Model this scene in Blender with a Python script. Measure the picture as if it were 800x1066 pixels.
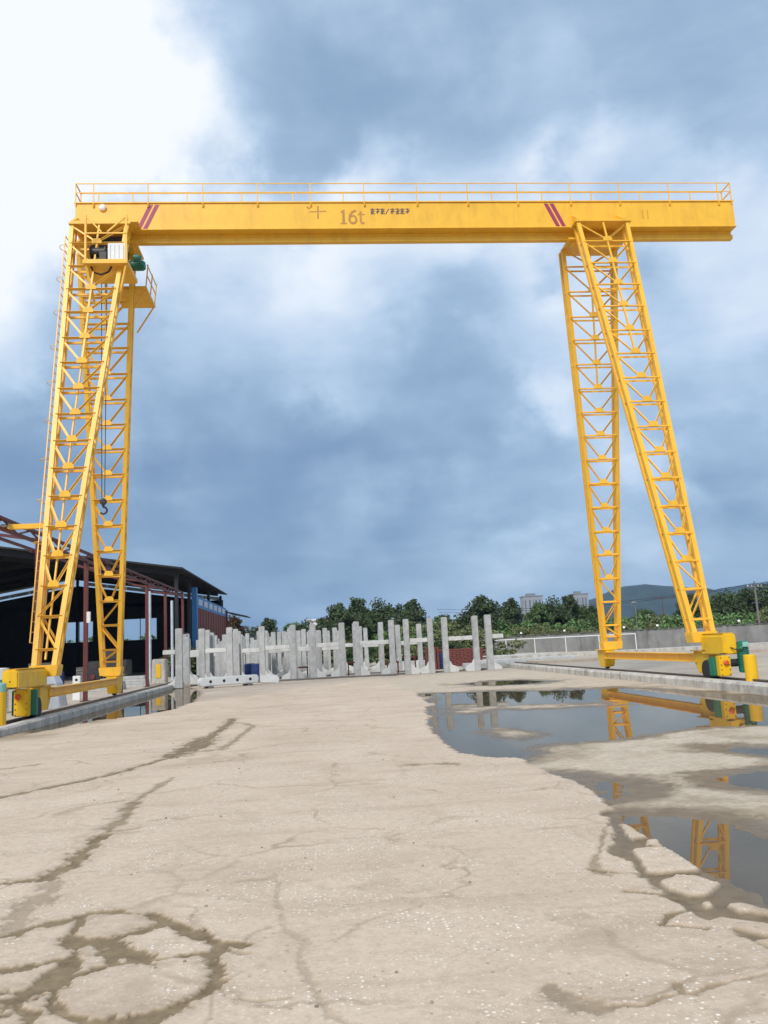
import bpy, bmesh, math, random
import numpy as np
from mathutils import Vector, Matrix
sc = bpy.context.scene
for o in list(bpy.data.objects): bpy.data.objects.remove(o)
COL = sc.collection
PI = math.pi

# ------------------------------------------------------------------ camera
cam_d = bpy.data.cameras.new('camera'); cam = bpy.data.objects.new('camera', cam_d); COL.objects.link(cam)
cam_d.sensor_fit = 'HORIZONTAL'; cam_d.sensor_width = 36.0; cam_d.lens = 36.0*852.1/800.0
cam_d.clip_start = 0.1; cam_d.clip_end = 20000
yaw, pitch, roll = math.radians(5.077), math.radians(9.166), math.radians(2.9)
F = Vector((math.sin(yaw)*math.cos(pitch), math.cos(yaw)*math.cos(pitch), math.sin(pitch)))
R0 = Vector((math.cos(yaw), -math.sin(yaw), 0)); U0 = R0.cross(F)
R1 = R0*math.cos(roll) - U0*math.sin(roll); U1 = U0*math.cos(roll) + R0*math.sin(roll)
M = Matrix((R1, U1, -F)).transposed().to_4x4(); M.translation = Vector((0, 0, 1.65))
cam.matrix_world = M
sc.camera = cam

# ------------------------------------------------------------------ sky, sun, exposure
sc.view_settings.view_transform = 'Standard'; sc.view_settings.look = 'None'
sc.view_settings.exposure = 1.05; sc.view_settings.gamma = 1.0
sc.view_settings.use_curve_mapping = False
SUN_AZ, SUN_EL = -152.0, 43.0
world = bpy.data.worlds.new('World'); sc.world = world; world.use_nodes = True
wt = world.node_tree; wt.nodes.clear()
def wn(t, **k):
    n = wt.nodes.new(t)
    for a, b in k.items(): setattr(n, a, b)
    return n
def wmath(op, a, b=None, clamp=False):
    n = wn('ShaderNodeMath', operation=op, use_clamp=clamp)
    for i, v in enumerate((a, b)):
        if v is None: continue
        if isinstance(v, (int, float)): n.inputs[i].default_value = v
        else: wt.links.new(v, n.inputs[i])
    return n.outputs[0]
sky = wn('ShaderNodeTexSky', sky_type='NISHITA', sun_disc=False)
sky.sun_elevation = math.radians(SUN_EL); sky.sun_rotation = math.radians(SUN_AZ)
sky.dust_density = 2.0
tc = wn('ShaderNodeTexCoord'); sep = wn('ShaderNodeSeparateXYZ'); wt.links.new(tc.outputs['Generated'], sep.inputs[0])
zup = wmath('MAXIMUM', sep.outputs[2], 0.0)
den = wmath('ADD', zup, 0.22)
cx = wmath('DIVIDE', sep.outputs[0], den); cy = wmath('DIVIDE', sep.outputs[1], den)
comb = wn('ShaderNodeCombineXYZ'); wt.links.new(cx, comb.inputs[0]); wt.links.new(cy, comb.inputs[1]); comb.inputs[2].default_value = 3.7
def wnoise(scale, detail, rough, dist=0.0, vec=None):
    n = wn('ShaderNodeTexNoise'); n.inputs['Scale'].default_value = scale; n.inputs['Detail'].default_value = detail
    n.inputs['Roughness'].default_value = rough; n.inputs['Distortion'].default_value = dist
    wt.links.new(vec or comb.outputs[0], n.inputs['Vector']); return n.outputs['Fac']
n1 = wnoise(1.25, 9.0, 0.56, 0.35)
n2 = wnoise(4.5, 8.0, 0.60, 0.2)
mpz = wn('ShaderNodeMapping'); mpz.inputs['Scale'].default_value = (1, 1, 3.2); wt.links.new(tc.outputs['Generated'], mpz.inputs[0])
n3 = wnoise(2.6, 9.0, 0.56, 0.3, mpz.outputs[0])
val = wmath('ADD', wmath('MULTIPLY', wmath('SUBTRACT', n1, 0.5), 0.62), 0.475)
val = wmath('ADD', val, wmath('MULTIPLY', wmath('SUBTRACT', n2, 0.5), 0.20))
val = wmath('ADD', val, wmath('MULTIPLY', wmath('SUBTRACT', n3, 0.5), 0.60))
# cloud masses of this sky: azimuth, elevation, half-width, lighter / darker
MASSES = [(-23,38,15,.55),(-14,40,11,.34),(-25,30,13,.42),(2,38,10,-.16),(27,36,13,-.12),(13,36,6,.06),(26,30,7,.04),(-4,30,10,.08),
 (-5.4,21.5,10,.28),(8.5,22,10,.26),(27.3,21.5,10,.22),(6.8,14.5,11,-.20),(-8.3,10.4,16,-.20),(-15,14,10,-.06),(18,14,12,-.12),(15,4.5,10,.22),(26,12,10,-.06),(4,5,10,-.06),
 (70,40,22,.3),(120,50,25,.25),(-80,45,25,.3),(-150,50,30,.35),(175,40,22,-.1),(40,65,20,.1),(-100,20,16,-.15),(100,16,16,-.1)]
nd = wn('ShaderNodeTexNoise'); nd.inputs['Scale'].default_value = 4.0; nd.inputs['Detail'].default_value = 7; nd.inputs['Roughness'].default_value = .55
wt.links.new(tc.outputs['Generated'], nd.inputs['Vector'])
ndm = wn('ShaderNodeVectorMath', operation='MULTIPLY_ADD'); wt.links.new(nd.outputs['Color'], ndm.inputs[0]); ndm.inputs[1].default_value = (.10, .10, .05); wt.links.new(tc.outputs['Generated'], ndm.inputs[2])
nds = wn('ShaderNodeVectorMath', operation='SUBTRACT'); wt.links.new(ndm.outputs[0], nds.inputs[0]); nds.inputs[1].default_value = (.05, .05, .025)
for az, el, r, a in MASSES:
    az, el = math.radians(az), math.radians(el)
    dt = wn('ShaderNodeVectorMath', operation='DOT_PRODUCT'); wt.links.new(nds.outputs[0], dt.inputs[0])
    dt.inputs[1].default_value = (math.sin(az)*math.cos(el), math.cos(az)*math.cos(el), math.sin(el))
    mr = wn('ShaderNodeMapRange', interpolation_type='SMOOTHERSTEP'); wt.links.new(dt.outputs['Value'], mr.inputs[0])
    mr.inputs[1].default_value = math.cos(math.radians(r*1.25)); mr.inputs[2].default_value = 1.0
    mr.inputs[3].default_value = 0.0; mr.inputs[4].default_value = a
    val = wmath('ADD', val, mr.outputs[0])
ramp = wn('ShaderNodeValToRGB'); wt.links.new(val, ramp.inputs[0])
cr = ramp.color_ramp; cr.interpolation = 'B_SPLINE'
cr.elements[0].position = 0.0; cr.elements[0].color = (.080, .135, .225, 1)
cr.elements[1].position = 1.0; cr.elements[1].color = (.56, .57, .58, 1)
for p, c in ((.22, (.122, .183, .272)), (.42, (.186, .260, .356)), (.60, (.280, .358, .458)), (.80, (.43, .475, .53))):
    e = cr.elements.new(p); e.color = c + (1,)
sb = wn('ShaderNodeVectorMath', operation='SCALE'); wt.links.new(sky.outputs[0], sb.inputs[0]); sb.inputs['Scale'].default_value = 0.06
mix = wn('ShaderNodeMix', data_type='RGBA'); mix.inputs[0].default_value = 0.86
wt.links.new(sb.outputs[0], mix.inputs[6]); wt.links.new(ramp.outputs[0], mix.inputs[7])
bg = wn('ShaderNodeBackground'); bg.inputs['Strength'].default_value = 1.0; wt.links.new(mix.outputs[2], bg.inputs[0])
wo = wn('ShaderNodeOutputWorld'); wt.links.new(bg.outputs[0], wo.inputs[0])

sd = bpy.data.lights.new('sun', 'SUN'); sd.energy = 1.5; sd.angle = math.radians(18); sd.color = (1.0, .95, .87)
sun = bpy.data.objects.new('sun', sd); COL.objects.link(sun)
a_, e_ = math.radians(SUN_AZ), math.radians(SUN_EL)
sun.rotation_euler = Vector((math.sin(a_)*math.cos(e_), math.cos(a_)*math.cos(e_), math.sin(e_))).to_track_quat('Z', 'Y').to_euler()
sc.cycles.volume_bounces = 0; sc.cycles.max_bounces = 6

# ------------------------------------------------------------------ materials
def nmat(name):
    m = bpy.data.materials.new(name); m.use_nodes = True
    nt = m.node_tree; b = nt.nodes['Principled BSDF']; return m, nt, b
def _n(nt, t, **k):
    n = nt.nodes.new(t)
    for a, b in k.items(): setattr(n, a, b)
    return n
def mat(name, col, rough=.6, metal=0.0, var=.12, scale=3.0, bump=0.0, bscale=40.0, dirt=None, dirt_amt=0.0, dscale=1.3, coord='Object', spec=.5):
    m, nt, b = nmat(name)
    t = _n(nt, 'ShaderNodeTexCoord'); g = _n(nt, 'ShaderNodeNewGeometry')
    vec = g.outputs['Position'] if coord == 'World' else t.outputs['Object']
    n = _n(nt, 'ShaderNodeTexNoise'); n.inputs['Scale'].default_value = scale; n.inputs['Detail'].default_value = 6; n.inputs['Roughness'].default_value = .65
    nt.links.new(vec, n.inputs['Vector'])
    mr = _n(nt, 'ShaderNodeMapRange'); nt.links.new(n.outputs['Fac'], mr.inputs[0]); mr.inputs[1].default_value = .3; mr.inputs[2].default_value = .7
    mr.inputs[3].default_value = 1-var; mr.inputs[4].default_value = 1+var
    sc_ = _n(nt, 'ShaderNodeVectorMath', operation='SCALE'); sc_.inputs[0].default_value = col; nt.links.new(mr.outputs[0], sc_.inputs['Scale'])
    out = sc_.outputs[0]
    if dirt:
        n2 = _n(nt, 'ShaderNodeTexNoise'); n2.inputs['Scale'].default_value = dscale; n2.inputs['Detail'].default_value = 8; n2.inputs['Roughness'].default_value = .7
        mp = _n(nt, 'ShaderNodeMapping'); mp.inputs['Scale'].default_value = (1, 1, .3); nt.links.new(vec, mp.inputs[0]); nt.links.new(mp.outputs[0], n2.inputs['Vector'])
        m2 = _n(nt, 'ShaderNodeMapRange'); nt.links.new(n2.outputs['Fac'], m2.inputs[0]); m2.inputs[1].default_value = .48; m2.inputs[2].default_value = .75
        m2.inputs[3].default_value = 0; m2.inputs[4].default_value = dirt_amt
        mx = _n(nt, 'ShaderNodeMix', data_type='RGBA'); nt.links.new(m2.outputs[0], mx.inputs[0]); nt.links.new(out, mx.inputs[6]); mx.inputs[7].default_value = tuple(dirt)+(1,)
        out = mx.outputs[2]
    nt.links.new(out, b.inputs['Base Color'])
    b.inputs['Roughness'].default_value = rough; b.inputs['Metallic'].default_value = metal; b.inputs['Specular IOR Level'].default_value = spec
    if bump:
        n3 = _n(nt, 'ShaderNodeTexNoise'); n3.inputs['Scale'].default_value = bscale; n3.inputs['Detail'].default_value = 4; nt.links.new(vec, n3.inputs['Vector'])
        bp = _n(nt, 'ShaderNodeBump'); bp.inputs['Strength'].default_value = bump; bp.inputs['Distance'].default_value = .02
        nt.links.new(n3.outputs['Fac'], bp.inputs['Height']); nt.links.new(bp.outputs[0], b.inputs['Normal'])
    return m
MT = {}
MT['yellow'] = mat('yellow_paint', (.87, .485, .038), .42, var=.06, scale=1.1, dirt=(.50, .24, .03), dirt_amt=.42, dscale=2.6, coord='World')
MT['yellow_bright'] = mat('fresh_yellow_paint', (.80, .47, .006), .40, var=.05, scale=2, dirt=(.36, .17, .03), dirt_amt=.55, dscale=3.5, coord='World')
MT['magenta'] = mat('magenta_stripe_paint', (.33, .035, .10), .5, var=.1)
MT['brown_ink'] = mat('brown_lettering_paint', (.46, .23, .045), .6, var=.2)
MT['blue_ink'] = mat('dark_blue_lettering_paint', (.05, .035, .07), .6, var=.2)
MT['faint_ink'] = mat('faded_lettering_paint', (.66, .34, .02), .6, var=.1)
MT['white'] = mat('white_paint', (.72, .73, .72), .5, var=.06)
MT['dark'] = mat('dark_machine_steel', (.045, .042, .04), .5, metal=.3, var=.3)
MT['rubber'] = mat('black_rubber', (.018, .018, .02), .7, var=.2)
MT['green'] = mat('green_motor_paint', (.012, .15, .095), .45, var=.12)
MT['green_light'] = mat('pale_green_plastic', (.25, .50, .42), .5, var=.2)
MT['orange'] = mat('orange_paint', (.62, .085, .02), .5, var=.15)
MT['steel'] = mat('worn_rail_steel', (.20, .16, .13), .45, metal=.6, var=.25, dirt=(.14, .06, .03), dirt_amt=.6)
MT['maroon'] = mat('maroon_red_oxide_steel', (.115, .022, .020), .6, var=.2, dirt=(.05, .015, .012), dirt_amt=.5)
MT['brick'] = mat('dark_red_panel', (.16, .045, .035), .75, var=.25, scale=5)
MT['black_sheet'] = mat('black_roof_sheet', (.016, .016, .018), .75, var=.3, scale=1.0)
MT['translucent'] = mat('pale_translucent_sheet', (.50, .55, .60), .6, var=.15)
MT['blue'] = mat('blue_painted_steel', (.035, .17, .42), .5, var=.15)
MT['barrel'] = mat('blue_plastic_barrel', (.015, .04, .16), .45, var=.2)
MT['concrete'] = mat('pale_precast_concrete', (.44, .445, .44), .85, var=.2, scale=4, bump=.25, bscale=30, dirt=(.24, .24, .22), dirt_amt=.55, dscale=1.8, coord='World')
MT['pale_concrete'] = mat('pale_clean_concrete', (.62, .62, .60), .85, var=.10, scale=4, bump=.2, bscale=30, dirt=(.34, .33, .30), dirt_amt=.45, dscale=2.2, coord='World')
MT['kerb'] = mat('grey_kerb_concrete', (.50, .47, .42), .85, var=.25, scale=3, bump=.8, bscale=9, dirt=(.15, .13, .10), dirt_amt=.9, dscale=1.6, coord='World')
MT['wall'] = mat('weathered_grey_wall', (.24, .24, .235), .9, var=.2, scale=.6, dirt=(.09, .09, .085), dirt_amt=.85, dscale=.5, coord='World')
MT['coping'] = mat('dark_stained_coping', (.10, .10, .10), .9, var=.25, scale=1.5, coord='World')
MT['bed'] = mat('track_bed_concrete', (.44, .375, .30), .9, var=.22, scale=1.2, bump=.5, bscale=12, dirt=(.20, .16, .12), dirt_amt=.6, dscale=.6, coord='World')
MT['stone'] = mat('loose_grit', (.26, .22, .17), .9, var=.5, scale=9, coord='World')
MT['bark'] = mat('brown_bark', (.07, .05, .035), .9, var=.3, scale=8)
MT['hill'] = mat('forested_hill', (.020, .034, .024), .95, var=.5, scale=.02, coord='World')
MT['tower'] = mat('pale_tower_render', (.27, .28, .30), .8, var=.08, scale=.1, coord='World')
MT['glass'] = mat('dark_window_glass', (.10, .13, .16), .2, var=.1)
MT['roofgrey'] = mat('grey_roof', (.20, .21, .22), .7, var=.1)
MT['wood'] = mat('weathered_pole', (.16, .15, .14), .85, var=.2)
MT['wire'] = mat('black_wire', (.02, .02, .02), .6, var=0)
MT['lamp'] = mat('white_globe_glass', (.82, .82, .80), .25, var=.02)
def leafmat(name, col, var):
    m, nt, b = nmat(name)
    g = _n(nt, 'ShaderNodeNewGeometry'); oi = _n(nt, 'ShaderNodeObjectInfo')
    n = _n(nt, 'ShaderNodeTexNoise'); n.inputs['Scale'].default_value = .9; n.inputs['Detail'].default_value = 3; nt.links.new(g.outputs['Position'], n.inputs['Vector'])
    hsv = _n(nt, 'ShaderNodeHueSaturation'); hsv.inputs['Color'].default_value = col+(1,)
    ad = _n(nt, 'ShaderNodeMath', operation='ADD'); nt.links.new(g.outputs['Random Per Island'], ad.inputs[0]); nt.links.new(n.outputs['Fac'], ad.inputs[1])
    mr = _n(nt, 'ShaderNodeMapRange'); nt.links.new(ad.outputs[0], mr.inputs[0]); mr.inputs[1].default_value = .3; mr.inputs[2].default_value = 1.6; mr.inputs[3].default_value = 1-var; mr.inputs[4].default_value = 1+var
    nt.links.new(mr.outputs[0], hsv.inputs['Value'])
    m3 = _n(nt, 'ShaderNodeMapRange'); nt.links.new(g.outputs['Random Per Island'], m3.inputs[0]); m3.inputs[3].default_value = .46; m3.inputs[4].default_value = .53
    nt.links.new(m3.outputs[0], hsv.inputs['Hue'])
    nt.links.new(hsv.outputs[0], b.inputs['Base Color']); b.inputs['Roughness'].default_value = .9; b.inputs['Specular IOR Level'].default_value = .12
    return m
MT['leaf_dark'] = leafmat('dark_green_leaves', (.066, .094, .046), .45)
MT['leaf_brown'] = leafmat('reddish_brown_leaves', (.10, .068, .040), .45)
MT['leaf_mid'] = leafmat('mid_green_leaves', (.085, .135, .055), .45)
MT['leaf_light'] = leafmat('light_green_leaves', (.12, .20, .075), .4)
MT['leaf_olive'] = leafmat('olive_scrub_leaves', (.15, .175, .08), .4)

def ground_material():
    m, nt, b = nmat('weathered_yard_concrete')
    L = nt.links.new
    g = _n(nt, 'ShaderNodeNewGeometry'); P = g.outputs['Position']
    def noise(s, d=5, r=.6, dist=0):
        n = _n(nt, 'ShaderNodeTexNoise'); n.inputs['Scale'].default_value = s; n.inputs['Detail'].default_value = d; n.inputs['Roughness'].default_value = r; n.inputs['Distortion'].default_value = dist
        L(P, n.inputs['Vector']); return n.outputs['Fac']
    def rng(v, a, b_, c, d):
        n = _n(nt, 'ShaderNodeMapRange'); L(v, n.inputs[0])
        for i, x in enumerate((a, b_, c, d)): n.inputs[i+1].default_value = x
        return n.outputs[0]
    def mixc(f, a, b_):
        n = _n(nt, 'ShaderNodeMix', data_type='RGBA')
        for i, v in ((0, f), (6, a), (7, b_)):
            if isinstance(v, tuple): n.inputs[i].default_value = v+(1,)
            elif isinstance(v, float): n.inputs[i].default_value = v
            else: L(v, n.inputs[i])
        return n.outputs[2]
    def mul(a, b_):
        n = _n(nt, 'ShaderNodeMath', operation='MULTIPLY')
        for i, v in enumerate((a, b_)):
            if isinstance(v, float): n.inputs[i].default_value = v
            else: L(v, n.inputs[i])
        return n.outputs[0]
    def attr(nm):
        a = _n(nt, 'ShaderNodeAttribute'); a.attribute_name = nm; return a.outputs['Fac']
    big = noise(.35, 5, .6, .4); mid = noise(2.2, 6, .65, .2); fine = noise(38, 4, .7)
    base = mixc(rng(big, .32, .68, 0, 1), (.47, .362, .265), (.61, .49, .375))
    base = mixc(rng(noise(.16, 4, .6, .6), .40, .62, 0, .35), base, (.47, .365, .265))
    base = mixc(rng(mid, .50, .80, 0, .55), base, (.40, .305, .215))
    base = mixc(rng(fine, .35, .75, 0, .5), base, (.66, .56, .455))
    grit = noise(13, 6, .75)
    base = mixc(rng(grit, .50, .72, 0, .6), base, (.36, .275, .195))
    base = mixc(rng(grit, .48, .30, 0, .30), base, (.70, .60, .49))
    mpg = _n(nt, 'ShaderNodeMapping'); mpg.inputs['Scale'].default_value = (.35, 1.6, 1); mpg.inputs['Rotation'].default_value = (0, 0, .25); L(P, mpg.inputs[0])
    ns = _n(nt, 'ShaderNodeTexNoise'); ns.inputs['Scale'].default_value = 1.3; ns.inputs['Detail'].default_value = 7; ns.inputs['Roughness'].default_value = .7; L(mpg.outputs[0], ns.inputs['Vector'])
    base = mixc(rng(ns.outputs['Fac'], .50, .68, 0, .45), base, (.36, .27, .19))
    wv_ = _n(nt, 'ShaderNodeVectorMath', operation='MULTIPLY_ADD'); nw = _n(nt, 'ShaderNodeTexNoise'); nw.inputs['Scale'].default_value = 1.6; nw.inputs['Detail'].default_value = 6; L(P, nw.inputs['Vector'])
    L(nw.outputs['Color'], wv_.inputs[0]); wv_.inputs[1].default_value = (.9, .9, 0); L(P, wv_.inputs[2])
    ve = _n(nt, 'ShaderNodeTexVoronoi', feature='DISTANCE_TO_EDGE'); ve.inputs['Scale'].default_value = .62; L(wv_.outputs[0], ve.inputs['Vector'])
    hair = mul(rng(ve.outputs['Distance'], .004, .022, 1, 0), rng(noise(.9, 4, .6), .42, .62, 0, .6))
    base = mixc(hair, base, (.27, .195, .125))
    # exposed pale aggregate and dark grit
    def speck(scale, lo, hi):
        v = _n(nt, 'ShaderNodeTexVoronoi', feature='F1'); v.inputs['Scale'].default_value = scale; L(P, v.inputs['Vector'])
        h = _n(nt, 'ShaderNodeSeparateColor'); L(v.outputs['Color'], h.inputs[0])
        pick = rng(h.outputs[0], lo, hi, 0, 1)
        return mul(pick, rng(v.outputs['Distance'], .18, .34, 1, 0)), v.outputs['Distance']
    s1, d1 = speck(30, .66, .72); s2, d2 = speck(58, .58, .68); s3, d3 = speck(22, .93, .97)
    patch = rng(noise(1.1, 5, .65), .42, .60, .05, 1)
    base = mixc(mul(mul(s1, patch), .95), base, (.86, .80, .71))
    base = mixc(mul(mul(s2, patch), .8), base, (.80, .73, .63))
    base = mixc(mul(s3, .45), base, (.15, .12, .09))
    st = rng(noise(.7, 7, .72, 1.2), .52, .74, 0, .55)
    base = mixc(st, base, (.33, .245, .165))
    sand = mixc(rng(mid, .3, .7, 0, 1), (.44, .37, .28), (.60, .52, .41))
    sand = mixc(rng(grit, .45, .70, 0, .8), sand, (.30, .235, .16))
    base = mixc(mul(attr('sand'), rng(noise(.6, 5, .6), .35, .6, .35, 1)), base, sand)
    mudc = mixc(rng(noise(6, 6, .7), .3, .7, 0, 1), (.14, .10, .052), (.31, .235, .14))
    col = mixc(attr('mud'), base, mudc)
    wetn = attr('wet')
    dk = _n(nt, 'ShaderNodeMix', data_type='RGBA', blend_type='MULTIPLY'); L(mul(wetn, .70), dk.inputs[0]); L(col, dk.inputs[6]); dk.inputs[7].default_value = (.42, .36, .28, 1)
    L(dk.outputs[2], b.inputs['Base Color'])
    L(rng(wetn, 0, 1, .85, .38), b.inputs['Roughness'])
    b.inputs['Specular IOR Level'].default_value = .35
    hmix = _n(nt, 'ShaderNodeMath', operation='ADD'); L(mul(fine, .7), hmix.inputs[0]); L(mul(d1, -.6), hmix.inputs[1])
    h2 = _n(nt, 'ShaderNodeMath', operation='ADD'); L(hmix.outputs[0], h2.inputs[0]); L(mul(mid, .7), h2.inputs[1])
    bp = _n(nt, 'ShaderNodeBump'); bp.inputs['Distance'].default_value = .006; L(rng(wetn, 0, 1, .55, .12), bp.inputs['Strength']); L(h2.outputs[0], bp.inputs['Height'])
    L(bp.outputs[0], b.inputs['Normal'])
    return m
MT['ground'] = ground_material()
def water_material():
    m = bpy.data.materials.new('muddy_rain_water'); m.use_nodes = True; nt = m.node_tree; nt.nodes.clear()
    fr = _n(nt, 'ShaderNodeFresnel'); fr.inputs['IOR'].default_value = 1.33
    tr = _n(nt, 'ShaderNodeBsdfTransparent'); tr.inputs[0].default_value = (.62, .55, .45, 1)
    gl = _n(nt, 'ShaderNodeBsdfGlossy'); gl.inputs['Roughness'].default_value = .012; gl.inputs['Color'].default_value = (.88, .80, .70, 1)
    g = _n(nt, 'ShaderNodeNewGeometry'); n = _n(nt, 'ShaderNodeTexNoise'); n.inputs['Scale'].default_value = 1.7; n.inputs['Detail'].default_value = 2; nt.links.new(g.outputs['Position'], n.inputs['Vector'])
    bp = _n(nt, 'ShaderNodeBump'); bp.inputs['Strength'].default_value = .05; bp.inputs['Distance'].default_value = .01; nt.links.new(n.outputs['Fac'], bp.inputs['Height'])
    nt.links.new(bp.outputs[0], gl.inputs['Normal'])
    df = _n(nt, 'ShaderNodeBsdfDiffuse'); df.inputs[0].default_value = (.17, .135, .095, 1)
    m0 = _n(nt, 'ShaderNodeMixShader'); m0.inputs[0].default_value = .55; nt.links.new(tr.outputs[0], m0.inputs[1]); nt.links.new(df.outputs[0], m0.inputs[2])
    mx = _n(nt, 'ShaderNodeMixShader'); nt.links.new(fr.outputs[0], mx.inputs[0]); nt.links.new(m0.outputs[0], mx.inputs[1]); nt.links.new(gl.outputs[0], mx.inputs[2])
    o = _n(nt, 'ShaderNodeOutputMaterial'); nt.links.new(mx.outputs[0], o.inputs[0]); return m
MT['water'] = water_material()

# ------------------------------------------------------------------ mesh helpers
class MB:
    def __init__(s): s.v = []; s.f = []
    def add(s, vs, fs):
        k = len(s.v); s.v += [tuple(v) for v in vs]; s.f += [tuple(i+k for i in f) for f in fs]; return s
    def box(s, x0, x1, y0, y1, z0, z1):
        return s.add([(x0,y0,z0),(x1,y0,z0),(x1,y1,z0),(x0,y1,z0),(x0,y0,z1),(x1,y0,z1),(x1,y1,z1),(x0,y1,z1)],
                     [(0,3,2,1),(4,5,6,7),(0,1,5,4),(1,2,6,5),(2,3,7,6),(3,0,4,7)])
    def bar(s, a, b, w, h=None, up=(0,0,1)):
        a, b = Vector(a), Vector(b); d = (b-a).normalized(); up = Vector(up)
        if abs(d.dot(up)) > .98: up = Vector((0,1,0))
        x = d.cross(up).normalized(); y = x.cross(d); h = h or w
        vs = [p + x*(i*w/2) + y*(j*h/2) for p in (a, b) for i, j in ((-1,-1),(1,-1),(1,1),(-1,1))]
        return s.add(vs, [(0,1,2,3),(7,6,5,4),(0,4,5,1),(1,5,6,2),(2,6,7,3),(3,7,4,0)])
    def tube(s, pts, r, n=8, r1=None, cap=True):
        pts = [Vector(p) for p in pts]; k = len(s.v); m = len(pts)
        for i, p in enumerate(pts):
            d = (pts[min(i+1,m-1)]-pts[max(i-1,0)]).normalized(); up = Vector((0,0,1)) if abs(d.z) < .95 else Vector((0,1,0))
            x = d.cross(up).normalized(); y = x.cross(d); rr = r if r1 is None else r+(r1-r)*i/(m-1)
            for j in range(n):
                t = 2*PI*j/n; s.v.append(tuple(p+x*(rr*math.cos(t))+y*(rr*math.sin(t))))
        for i in range(m-1):
            for j in range(n):
                s.f.append((k+i*n+j, k+(i+1)*n+j, k+(i+1)*n+(j+1)%n, k+i*n+(j+1)%n))
        if cap: s.f.append(tuple(k+j for j in range(n))); s.f.append(tuple(k+(m-1)*n+j for j in reversed(range(n))))
        return s
    def prism(s, poly, axis, a, b):
        """extrude a 2-D polygon; axis 'x' -> poly is (y,z), 'y' -> (x,z), 'z' -> (x,y)"""
        def p(u, v, t): return {'x': (t,u,v), 'y': (u,t,v), 'z': (u,v,t)}[axis]
        n = len(poly); vs = [p(u,v,a) for u,v in poly]+[p(u,v,b) for u,v in poly]
        return s.add(vs, [tuple(range(n)), tuple(range(2*n-1, n-1, -1))]+[(i, n+i, n+(i+1)%n, (i+1)%n) for i in range(n)])
    def lathe(s, c, prof, n=16, axis='z'):
        k = len(s.v); c = Vector(c)
        for r, t in prof:
            for j in range(n):
                a = 2*PI*j/n; u, v = r*math.cos(a), r*math.sin(a)
                s.v.append(tuple(c+Vector({'z': (u,v,t), 'x': (t,u,v), 'y': (u,t,v)}[axis])))
        m = len(prof)
        for i in range(m-1):
            for j in range(n): s.f.append((k+i*n+j, k+i*n+(j+1)%n, k+(i+1)*n+(j+1)%n, k+(i+1)*n+j))
        s.f.append(tuple(k+j for j in reversed(range(n)))); s.f.append(tuple(k+(m-1)*n+j for j in range(n)))
        return s
    def mesh(s, name, m, smooth=False, bevel=0.0):
        me = bpy.data.meshes.new(name); me.from_pydata(s.v, [], s.f)
        bm = bmesh.new(); bm.from_mesh(me); bmesh.ops.recalc_face_normals(bm, faces=bm.faces)
        if bevel: bmesh.ops.bevel(bm, geom=[e for e in bm.edges if e.is_manifold and e.calc_face_angle(0) > .5], offset=bevel, segments=2, affect='EDGES', clamp_overlap=True)
        bm.to_mesh(me); bm.free(); me.materials.append(MT[m])
        if smooth: me.shade_smooth()
        return me
def link(name, data, parent=None, loc=None):
    o = bpy.data.objects.new(name, data); COL.objects.link(o)
    if loc is not None: o.location = loc
    if parent is not None:
        o.parent = parent
    return o
def wparent(o, par):          # keep o where it stands in the world
    o.parent = par; o.matrix_parent_inverse = par.matrix_basis.inverted(); return o
def tag(o, label, cat, group=None):
    o['label'] = label; o['category'] = cat
    if group: o['group'] = group
    return o
def struct(o, label=None):
    o['kind'] = 'structure'
    if label: o['label'] = label
    return o
def W(name, mb, m, parent=None, bevel=0.0, smooth=False):      # mesh in world coordinates
    o = link(name, mb.mesh(name, m, smooth, bevel))
    if parent is not None: wparent(o, parent)
    return o
def E(name, loc): return link(name, None, None, loc)
def copy_tree(o, parent=None):
    c = o.copy(); COL.objects.link(c); c.parent = parent
    for ch in list(o.children): copy_tree(ch, c)
    return c
def unit_bar():
    return MB().box(-.5,.5,-.5,.5,-.5,.5).mesh('steel_bar', 'yellow')
def unit_angle():
    t = .16
    return MB().prism([(-.5,-.5),(.5,-.5),(.5,-.5+t),(-.5+t,-.5+t),(-.5+t,.5),(-.5,.5)], 'z', -.5, .5).mesh('steel_angle', 'yellow')
BAR, ANG = unit_bar(), unit_angle()
def member(name, a, b, w, par, h=None, mesh=None, face=(0,-1,0)):   # a straight steel member between two points
    a, b = Vector(a), Vector(b); d = b-a; L = d.length; z = d.normalized(); f = Vector(face)
    x = f.cross(z)
    x = x.normalized() if x.length > .02 else Vector((1,0,0))
    y = z.cross(x)
    o = bpy.data.objects.new(name, mesh or BAR); COL.objects.link(o)
    m = Matrix((x*w, y*(h or w), z*L)).transposed().to_4x4(); m.translation = (a+b)/2
    o.matrix_basis = m
    o.parent = par; o.matrix_parent_inverse = par.matrix_basis.inverted()
    return o

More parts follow.
